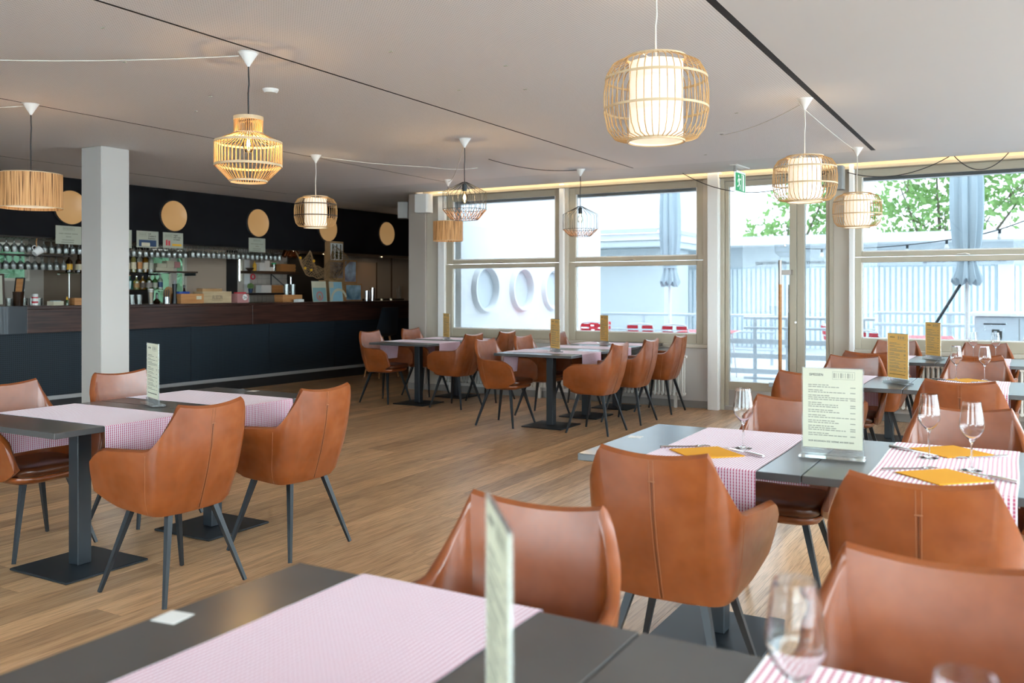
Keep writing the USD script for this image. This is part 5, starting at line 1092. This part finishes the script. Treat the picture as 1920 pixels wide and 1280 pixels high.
# picture boards, net and boxes on the right part of the bar
def poster(lab, s, w, h, face, shapes):
    t = framebox('poster', lab, 'poster', s, .12, w, h, .10, 'cream', face, .012, .006); c, sn = math.cos(.10), math.sin(.10); P = frame4((0, 0, 0), (1, 0, 0), (0, sn, c), (0, -c, sn))
    for name, m_, mb in shapes: obj(name, mb.xf(P), m_, t, smooth=False)
def ringflat(cx, cy, r0, r1, z, a0=0, a1=2 * PI):
    a = np.linspace(a0, a1, 25); mb = MB()
    for p, q in zip(a[:-1], a[1:]): mb.add([(cx + r * math.cos(t_), cy + r * math.sin(t_), z) for t_, r in ((p, r0), (p, r1), (q, r1), (q, r0))], [(0, 1, 2, 3)])
    return mb
poster('teal poster with cream heading and printed ring on the right part of the bar', 10.45, .30, .32, 'teal', [('heading_band', 'cream', MB().box(-.142, .142, .22, .312, -.004, -.0015)), ('printed_ring', 'pinkbox', ringflat(0, .09, .045, .075, -.001)), ('printed_figure', 'orangewood', MB().box(-.02, .02, .05, .10, -.004, -.001))])
poster('pale poster with a beige arch right of the teal one', 10.82, .29, .315, 'skyblue', [('printed_arch', 'cream', ringflat(.06, .02, .15, .19, -.001, .3, PI)), ('printed_corner', 'cream', MB().box(-.135, -.05, .22, .305, -.004, -.0015))])
t = bthing('wine_box', 'tall cardboard wine box printed with three bottles', 'box', 11.0, .36, 1.545); obj('body', MB().box(-.16, .16, -.06, .06, 0, .62, .003), 'cardboard', t, smooth=False); obj('picture', MB().box(-.14, .14, -.064, -.0605, .32, .59), 'white', t)
for k in range(3): obj('printed_bottle', MB().box(-.115 + k * .09, -.065 + k * .09, -.066, -.0645, .335, .46).box(-.10 + k * .09, -.08 + k * .09, -.066, -.0645, .46, .575), 'bg_olive', t)
obj('dark_picture', MB().box(-.15, .15, -.064, -.0605, .03, .29), 'photo2', t)
carton('cardboard_box', 'plain cardboard box carrying the tall wine box', 'box', 11.0, .40, .36, .24, .34, 'cardboard')
framebox('framed_photo', 'framed pale blue photo standing upright above another photo', 'picture', 11.33, .30, .31, .37, .0, 'orangewood', 'photo3', .02, .02, 0, 1.50); framebox('framed_photo', 'framed blue landscape photo standing on the bar', 'picture', 11.37, .26, .40, .285, .04, 'orangewood', 'photo', .02, .02)
carton('cardboard_box', 'cardboard box hidden behind the framed photos', 'box', 11.36, .44, .34, .2, .295, 'cardboard')
for s, h, lab in ((11.64, .17, 'shorter polished steel cylinder beside the framed photos'), (11.78, .22, 'taller polished steel cylinder beside the framed photos')):
    t = bthing('steel_shaker', lab, 'shaker', s, .22, BZ, 'steel shakers on the bar'); obj('body', lathe([(0, 0), (.042, 0), (.045, h), (.042, h), (.04, .006), (0, .006)], 20), 'chrome', t)
carton('wooden_box', 'low wooden box with glasses left of the posters', 'box', 10.0, .34, .40, .18, .11, 'orangewood')
for k, s in enumerate((9.95, 10.08)): tumbler('tall_tumbler', ('left' if k == 0 else 'right') + ' one of two tall tumblers on the low wooden box', 'glass', s, .33, .036, .04, .16, 'barglass', BZ + .1105, 'tall tumblers on the wooden box')
t = carton('card_stack', 'stack of white cards with a blue one before the low wooden box', 'cards', 10.02, .14, .14, .09, .04, 'white', .2); obj('card', MB().box(-.05, .05, -.03, .03, .0405, .046), 'skyblue', t)
for k, s in enumerate((12.1, 12.35)):
    t = bthing('tealight', ('left' if k == 0 else 'right') + ' small lit tealight glass at the right end of the bar', 'candle', s, .3, BZ, 'tealights on the bar'); obj('glass', lathe([(0, 0), (.025, 0), (.03, .05), (.028, .05), (.023, .005), (0, .005)], 14), 'barglass', t); obj('wax', MB().lathe([(0, .006), (.022, .006), (.025, .03), (0, .03)], 12), 'shade_bottom', t)
t = bthing('sink_unit', 'dark sink unit with taps at the right end behind the bar', 'sink', 13.6, 1.45, .921); obj('body', MB().box(-.4, .4, -.1, .3, 0, .30, .005), 'blackpanel', t); obj('tap', MB().tube([(.3, 0, .3), (.3, 0, .5)], .02, 10).tube([(.45, 0.05, .0), (.45, 0.05, .55)], .03, 10), 'steel', t)
# fishing net
def net_pt(a, b):
    top = [(0, 9.99, 1.97), (.2, 10.15, 1.82), (.32, 10.31, 1.99), (.45, 10.42, 1.76), (.6, 10.6, 1.72), (.8, 10.75, 1.88), (.9, 10.84, 2.10), (1, 11.14, 1.93)]
    bot = [(0, 10.0, 1.95), (.2, 10.2, 1.62), (.45, 10.45, 1.56), (.7, 10.7, 1.58), (.9, 10.85, 1.55), (1, 11.18, 1.85)]
    T = np.array(top); B_ = np.array(bot); s = (1 - b) * np.interp(a, T[:, 0], T[:, 1]) + b * np.interp(a, B_[:, 0], B_[:, 1]); z = (1 - b) * np.interp(a, T[:, 0], T[:, 2]) + b * np.interp(a, B_[:, 0], B_[:, 2])
    return (s, .195 + .02 * math.sin(9 * a) * b - .03 * b, z + .008 * math.sin(40 * a + 13 * b))
mb = MB(); NA = 22; NB = 8
for k in range(-NB, NA + 1):
    for sg in (1, -1):
        pts = []
        for j in range(NB + 1):
            a = (k + (j if sg > 0 else NB - j)) / NA
            if 0 <= a <= 1: pts.append(net_pt(a, j / NB))
        if len(pts) > 1: mb.tube(pts, .0035, 4)
for b in (0, 1): mb.tube([net_pt(a, b) for a in np.linspace(0, 1, 40)], .0055, 5)
t = thing('fishing_net', 'brown knotted fishing net with yellow floats draped over the bar between rack and wine box', 'net', bw(0, 0, 0), BROT)
obj('mesh', mb, 'rope', t, smooth=True, kind='stuff')
for a, b in ((.1, .3), (.2, .55), (.3, .75), (.38, .15)):
    p = net_pt(a, b); v, f = lathe([(0, -.022), (.016, -.016), (.022, 0), (.016, .016), (0, .022)], 12); obj('float', (v + np.array(p) - np.array([0, .02, 0]), f), 'yellow', t)

# ------------------------------------------------------------------ outdoors
struct('ground', MB().box(-7.28, 40, 10.30, 15.5, -.30, .03).box(-40, 40, 15.5, 60, -.30, .03).box(3.41, 40, -40, 10.299, -.30, .03).box(-40, 3.4, -40, -3.41, -.30, -.06).box(-40, -13.45, -3.4, 10.299, -.3, -.06), 'paving')
wbd = thing('white_wing', 'white rendered wing with round porthole windows outside the left window', 'building', (0, 0, 0))
XW = -6.78
hole_y = [10.95, 12.02, 13.05]
poly = shapely.Polygon([(10.33, -.06), (14.95, -.06), (14.95, 4.4), (10.33, 4.4)])
for hy_ in hole_y: poly = poly.difference(shapely.Point(hy_, 1.40).buffer(.30, 24))
wm = trimesh.creation.extrude_polygon(poly, .25, engine='earcut'); wm.apply_transform(frame4((XW - .25, 0, 0), (0, 1, 0), (0, 0, 1), (1, 0, 0)))
obj('wall', (wm.vertices, wm.faces), 'render_white', wbd, smooth=False)
obj('rounded_end', MB().lathe([(0, -.06), (.25, -.06), (.25, 4.4), (0, 4.4)], 24, (XW - .25, 14.95, 0)), 'render_white', wbd)
obj('inner_fill', MB().box(XW - .50, XW - .46, 10.33, 15.0, -.06, 4.4), 'render_grey', wbd)
for hy_ in hole_y:
    v, f = lathe([(.29, -.06), (.29, .05), (.305, .07), (.335, .07), (.35, .045), (.36, 0), (.36, -.01)], 40); m4 = frame4((XW, hy_, 1.40), (0, 1, 0), (0, 0, 1), (1, 0, 0))
    r_ = obj('porthole_ring', (v @ m4[:3, :3].T + m4[:3, 3], f), 'render_white', wbd, smooth=50)
    v, f = lathe([(0, 0), (.289, 0), (.289, .01), (0, .01)], 32); m4 = frame4((XW - .045, hy_, 1.40), (0, 1, 0), (0, 0, 1), (1, 0, 0)); obj('porthole_glass', (v @ m4[:3, :3].T + m4[:3, 3], f), 'porthole', r_, smooth=False) if False else obj('porthole_glass', (v @ m4[:3, :3].T + m4[:3, 3], f), 'skyglass', r_, smooth=False) if 'skyglass' in M else None
ob = thing('changing_pavilion', 'long low grey pavilion with pale corrugated panels and a flat roof beyond the terrace', 'building', (0, 0, 0))
def pav(a, b, seg, z0, z1, m, name, th=.2, off=0): pass
C0 = np.array([-4.0, 60.0]); RAD = 38.6                                  # the front is a gentle arc
def arc(x, off=0): 
    t = (x + 4.0) / RAD; return np.array([-4.0 + (RAD + off) * math.sin(t), 60.0 - (RAD + off) * math.cos(t)])
def arcwall(x0, x1, z0, z1, off, th, m, name, n=24):
    xs_ = np.linspace(x0, x1, n); rings = []
    for x in xs_:
        a = arc(x, off); b = arc(x, off - th); rings.append([(a[0], a[1], z0), (a[0], a[1], z1), (b[0], b[1], z1), (b[0], b[1], z0)])
    obj(name, loft(rings), m, ob, smooth=False)
arcwall(-10.4, 16, 1.93, 2.42, 0, .3, 'render_grey', 'upper_wall')
arcwall(-10.4, 16, 2.42, 2.56, .95, 1.3, 'render_white', 'roof_fascia')
arcwall(-10.4, 16, 2.56, 2.62, .90, 3.0, 'render_grey', 'roof')
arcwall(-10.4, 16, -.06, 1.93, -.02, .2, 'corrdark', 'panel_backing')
arcwall(-10.6, -7.6, -.06, 1.93, .02, .13, 'render_grey', 'plain_wall', 6)
mb = MB(); x = -7.5
while x < 16:
    if not any(abs(x - px_) < .18 for px_ in (-.35, 3.1, 6.6)):
        a = arc(x); t = (x + 4.0) / RAD; m4 = rotz(t, (a[0], a[1], 0)); v, f = MB().box(-.034, .034, -.012, .08, -.05, 1.90).arr(); mb.add(v @ m4[:3, :3].T + m4[:3, 3], f)
    x += .115
obj('corrugated_ribs', mb, 'corr', ob, smooth=False, kind='stuff')
for px_ in (-.35, 3.1, 6.6): arcwall(px_ - .15, px_ + .15, -.06, 1.93, .05, .2, 'render_white', 'pilaster', 3)
for tx, x0 in (('garderobes hommes', -5.62), ('garderobes femmes', -1.96)):
    tm = meshkit.text_mesh(tx, .075, .004); w_ = tm.bounds[1, 0]; a = arc(x0, .01); tm.apply_scale([1.62 / w_, 1, 1]); tm.apply_transform(frame4((a[0], a[1] - .012, 2.0), (math.cos((x0 + 4.4) / RAD), math.sin((x0 + 4.4) / RAD), 0), (0, 0, 1), (0, -1, 0)))
    obj('lettering', (tm.vertices, tm.faces), 'printdark', ob, smooth=False)
lw = thing('side_pavilion', 'plain grey pavilion wing with a jutting flat roof left of the corrugated panels', 'building', (0, 0, 0))
obj('wall', MB().box(-12.5, -6.77, 18.3, 18.5, -.06, 2.30), 'render_grey', lw, smooth=False); obj('side_wall', MB().box(-6.97, -6.77, 18.51, 19.9, -.06, 2.30), 'render_grey', lw, smooth=False)
obj('roof', MB().box(-12.6, -6.50, 17.6, 20.2, 2.44, 2.58), 'render_white', lw, smooth=False); obj('roof_edge', MB().box(-12.6, -6.45, 17.5, 17.58, 2.59, 2.68).box(-6.54, -6.45, 17.59, 20.2, 2.59, 2.68), 'rail', lw, smooth=False)
obj('soffit', MB().box(-12.5, -6.55, 17.65, 20.1, 2.31, 2.435), 'render_grey', lw, smooth=False)
def railing(x0, x1, y, label, rails, posts, flat=()):
    t = thing('railing', label, 'railing', (0, 0, 0), 0, 'galvanised railings on the terrace')
    for z, r in rails: obj('rail', MB().tube([(x0, y, z), (x1, y, z)], r, 8), 'rail', t)
    for px_ in posts: obj('post', MB().box(px_ - .025, px_ + .025, y - .012, y + .012, .031, max(z for z, r in rails) - .02), 'rail', t)
    for z, xa, xb in flat: obj('flat_bar', MB().box(xa, xb, y - .06, y - .04, z - .035, z + .035), 'rail', t)
railing(-3.52, -1.75, 12.8, 'near railing right behind the glazed door', [(.985, .026), (.84, .022), (.12, .02)], (-3.36, -2.9, -2.75, -1.9), ((.645, -3.95, -1.8), (.44, -3.95, -1.8), (.22, -3.95, -1.8)))
railing(-7.3, -3.9, 16.2, 'far railing across the second window before the grey wing', [(.92, .03), (.62, .022), (.3, .02)], (-7.2, -6.4, -5.55, -4.7, -3.95))
railing(-2.1, .05, 15.2, 'far railing across the wide right window', [(1.02, .026), (.84, .03), (.58, .022), (.3, .02)], (-2.0, -1.0, .0))
def parasol(x, y, z0, z1, R, label, strut=None):
    t = thing('closed_parasol', label, 'parasol', (x, y, .03), .3, 'closed parasols on the terrace')
    rings = []; n = 72
    prof = [(z0, .95), (z0 + .10, .80), (z0 + .22, .62), (z0 + .30, .60), (z0 + .45, .84), (z0 + .8, 1.0), (z0 + 1.2, 1.0), (z1 - .5, .86), (z1 - .12, .5), (z1, .2)]
    for z, k in prof:
        rings.append([(R * k * (1 + .16 * math.sin(9 * a + z * .5) + .07 * math.sin(23 * a)) * math.cos(a), R * k * (1 + .16 * math.sin(9 * a + z * .5) + .07 * math.sin(23 * a)) * math.sin(a), z + (.05 * math.sin(9 * a) if z < z0 + .05 else 0)) for a in np.linspace(0, 2 * PI, n + 1)[:-1]])
    obj('canopy', loft(rings), 'umbrella', t, smooth=60)
    obj('pole', tube([(0, 0, .05), (0, 0, z1 + .08)], .026, 10), 'whitetube', t); obj('base', MB().box(-.28, .28, -.28, .28, 0.001, .06, .01), 'paving', t)
    obj('tie_strap', tube([(R * .66 * math.cos(a), R * .66 * math.sin(a), z0 + .27) for a in np.linspace(0, 2 * PI, 24)[:-1]], .012, 6, True), 'umbrella', t)
    if strut: obj('strut', tube(strut, .018, 8), 'barcap', t)
parasol(-5.06, 13.95, 1.45, 3.75, .155, 'closed grey parasol outside the second window'); parasol(-.62, 12.3, 1.45, 3.55, .165, 'closed grey parasol with a dark slanting strut outside the wide right window', [(-.06, 0, 1.45), (-.42, -.05, .85)])
def garden_chair(label):
    t = thing('garden_chair', label, 'garden chair', (0, 0, 0), 0, 'red slatted garden chairs')
    for s in (-1, 1):
        obj('side_frame', tube([(.22, s * .22, 0), (.20, s * .22, .40), (.17, s * .22, .44), (-.15, s * .22, .44), (-.19, s * .22, .50), (-.27, s * .20, .80), (-.275, s * .16, .85)], .011, 7), 'whitetube', t)
        obj('rear_leg', tube([(-.12, s * .22, .435), (-.24, s * .23, 0)], .011, 7), 'whitetube', t); obj('armrest', tube([(.17, s * .235, .44), (.16, s * .25, .64), (.10, s * .255, .66), (-.20, s * .24, .66)], .010, 7), 'whitetube', t)
    obj('top_bar', tube([(-.275, -.16, .85), (-.28, 0, .862), (-.275, .16, .85)], .011, 7), 'whitetube', t); obj('floor_bar', tube([(.22, -.22, .012), (.22, .22, .012)], .010, 7), 'whitetube', t)
    for k in range(5): obj('seat_slat', MB().box(-.14 + k * .07, -.085 + k * .07, -.21, .21, .447, .457, .002), 'red', t, smooth=False)
    for k in range(4):
        z = .56 + k * .075; x = -.205 - (z - .5) * .26
        for s in (-1, 1): obj('back_slat', MB().box(x - .006, x + .006, s * .03 if s > 0 else -.19, .19 if s > 0 else -.03, z, z + .05, .002), 'red', t, smooth=False)
    return t
GC = [(-2.25, 13.4, .35, 'red and white garden chair seen through the narrow side leaf of the door'), (-6.25, 13.55, 2.4, 'red garden chair at the left of the second window, beside the white wing'), (-5.75, 12.7, PI / 2, 'red garden chair half hidden by the menu card in the second window'),
      (-4.92, 12.5, PI / 2 + .1, 'red garden chair in the middle of the second window'), (-4.30, 12.4, PI / 2 - .1, 'red garden chair at the right of the second window by the parasol pole'), (-1.45, 11.6, .8, 'red garden chair at the sill of the wide right window'), (-.15, 11.45, 2.6, 'white framed garden chair at the right edge beside the waste station')]
gc0 = garden_chair(GC[0][3]); ops = UsdGeom.Xformable(gc0).GetOrderedXformOps(); ops[0].Set(Gf.Vec3d(GC[0][0], GC[0][1], .03)); ops[1].Set(math.degrees(GC[0][2]))
for x, y, a, lab in GC[1:]: dup(gc0, (x, y, .03), a, lab)
def gtable(x, y, label):
    t = thing('garden_table', label, 'garden table', (x, y, .03), .1, 'red garden tables')
    obj('top', MB().box(-.4, .4, -.4, .4, .705, .725, .004), 'red', t); obj('edge', tube([(-.41, -.41, .715), (.41, -.41, .715), (.41, .41, .715), (-.41, .41, .715)], .011, 6, True), 'whitetube', t)
    for sx in (-1, 1):
        for sy in (-1, 1): obj('leg', tube([(sx * .3, sy * .3, .704), (sx * .36, sy * .36, 0)], .012, 6), 'whitetube', t)
gtable(-1.22, 13.0, 'red garden table outside the wide right window'); gtable(-4.2, 13.3, 'red garden table outside the second window'); gtable(-6.2, 12.0, 'red garden table beside the white wing with portholes')
t = thing('waste_station', 'grey steel waste station with black recycling symbols outside the right window', 'waste bin', (.55, 13.9, .03), 0)
obj('body', MB().box(-1.15, 1.6, -.3, .3, 0, .99, .01), 'binmetal', t); obj('top', MB().box(-1.2, 1.65, -.35, .35, .995, 1.05, .01), 'whitetube', t)
for x in (-.62, -.02, .58): obj('joint', MB().box(x - .006, x + .006, -.304, -.3005, .02, .97), 'greyplastic', t); obj('opening', MB().box(x - .42, x - .16, -.3055, -.301, .885, .90), 'slot', t)
def icon(x, shapes):
    mb = MB()
    for s in shapes: mb.box(x + s[0], x + s[1], -.3045, -.3005, s[2], s[3])
    obj('symbol', mb, 'printdark', t, smooth=False)
icon(-.88, [(-.06, .03, .80, .82), (.0, .06, .76, .80), (.02, .06, .70, .76), (.03, .05, .68, .70), (-.06, -.04, .72, .80)])
icon(-.32, [(-.10, -.06, .70, .79), (-.09, -.07, .79, .83), (-.02, .09, .81, .83), (-.02, .0, .72, .81), (.07, .09, .72, .81), (.02, .05, .75, .78), (-.02, .09, .70, .72), (-.01, .08, .67, .68)])
icon(.27, [(.0, .03, .76, .83), (.06, .09, .76, .83), (.0, .09, .74, .76), (.02, .07, .71, .73), (.0, .03, .67, .69), (.06, .09, .67, .69), (-.10, -.09, .66, .82)])
# string of lights
t = thing('string_lights', 'string of unlit bulbs hanging across the wide right window outdoors', 'string lights', (0, 0, 0))
pts = along(sag((-3.0, 14.0, 2.02), (-.63, 12.6, 2.05), .06, 20), sag((-.63, 12.6, 2.05), (.35, 12.2, 2.38), .05, 12)); obj('wire', tube(pts, .007, 6), 'barcap', t, smooth=True)
for k in (3, 8, 13, 17, 23, 27):
    p = pts[k]; b = obj('bulb', MB().lathe([(0, -.13), (.018, -.125), (.028, -.10), (.016, -.06), (.014, -.05), (0, -.05)], 12, p), 'whiteplastic', t); obj('bulb_socket', MB().lathe([(0, -.05), (.017, -.05), (.017, .005), (0, .005)], 10, p), 'barcap', b)
# trees
def tree(x, y, h, blobs, seed, label, nl):
    rg = np.random.RandomState(seed); t = thing('tree', label, 'tree', (x, y, .03), 0, 'light green trees behind the pavilion')
    mb = MB(); mb.tube([(0, 0, 0), (.05, .05, h * .35), (-.05, .1, h * .6)], [.16, .12, .08], 8); tips = []
    for (bx, by, bz, br) in blobs:
        mb.tube([(0, .05, h * .30), (bx * .5, by * .5, h * .30 + (bz - h * .3) * .45), (bx, by, bz)], [.07, .045, .015], 6)
        for _ in range(9):
            d = rg.normal(size=3); d /= np.linalg.norm(d); e = np.array([bx, by, bz]) + d * br * .85
            mb.tube([(bx * .8, by * .8, bz - .1), tuple((np.array([bx, by, bz]) + e) / 2 + rg.normal(size=3) * .08), tuple(e)], [.02, .012, .005], 4)
    obj('branches', mb, 'bark', t, smooth=True)
    V, F = [], []; per = nl // len(blobs)
    for (bx, by, bz, br) in blobs:
        c = rg.normal(size=(26, 3)); c = c / np.linalg.norm(c, axis=1, keepdims=True) * rg.uniform(.45, 1.15, (26, 1)) * br + np.array([bx, by, bz])
        for _ in range(per):
            p = c[rg.randint(26)] + rg.normal(size=3) * br * .15; a = rg.normal(size=3); a /= np.linalg.norm(a); b = np.cross(a, rg.normal(size=3)); b /= np.linalg.norm(b); L = rg.uniform(.07, .13)
            k = len(V); V += [p - a * L, p + b * L * .55, p + a * L, p - b * L * .55]; F += [(k, k + 1, k + 2), (k, k + 2, k + 3)]
    obj('foliage', (np.array(V), np.array(F)), 'leaf', t, smooth=False, kind='stuff')
tree(-1.9, 26.5, 4.6, [(-.6, 0, 3.2, .9), (.3, .3, 3.9, 1.0), (1.1, 0, 3.3, .95), (.1, -.3, 2.9, .9), (-1.1, .2, 4.2, .8), (1.9, .2, 3.9, .8), (.8, 0, 4.7, .8), (-.2, 0, 4.9, .8)], 3, 'light green tree standing behind the pavilion in the wide right window', 2300)
tree(-6.6, 27.5, 4.3, [(-.5, 0, 2.9, .6), (.4, .2, 3.5, .8), (.9, 0, 4.2, .8), (1.5, 0, 3.0, .7), (1.6, .2, 4.6, .7), (2.4, 0, 3.6, .8)], 4, 'light green tree standing behind the pavilion in the glazed door', 1400)
t = thing('flagpole', 'thin white slanting pole outside the glazed door', 'pole', (-3.0, 13.6, .03)); obj('pole', tube([(-.12, 0, 0), (.22, 0, 2.7)], .018, 8), 'whitetube', t); obj('foot', MB().lathe([(0, 0), (.09, 0), (.06, .05), (0, .05)], 14, (-.12, 0, 0)), 'rail', t)
# green hedge behind the back windows of the bar
rg = np.random.RandomState(8); V, F = [], []
for _ in range(3800):
    p = np.array([rg.uniform(2.4, 12), 0, rg.uniform(.0, 3.0)]); p[1] = 4.6 + .4 * meshkit.noise(np.array([p[0] * 1.3, p[2] * 1.3, 2.0])) + rg.uniform(-.15, .15)
    p = np.array(bw(p[0], p[1], p[2])); a = rg.normal(size=3); a /= np.linalg.norm(a); b = np.cross(a, rg.normal(size=3)); b /= np.linalg.norm(b); L = rg.uniform(.09, .16); k = len(V); V += [p - a * L, p + b * L * .6, p + a * L, p - b * L * .6]; F += [(k, k + 1, k + 2), (k, k + 2, k + 3)]
t = thing('hedge', 'green leafy hedge seen through the small windows behind the bar', 'hedge'); obj('foliage', (np.array(V), np.array(F)), 'hedge', t, smooth=False, kind='stuff')
obj('hedge_core', bbox(2.4, 12, 4.75, 4.95, -.06, 2.9), 'hedge', t)
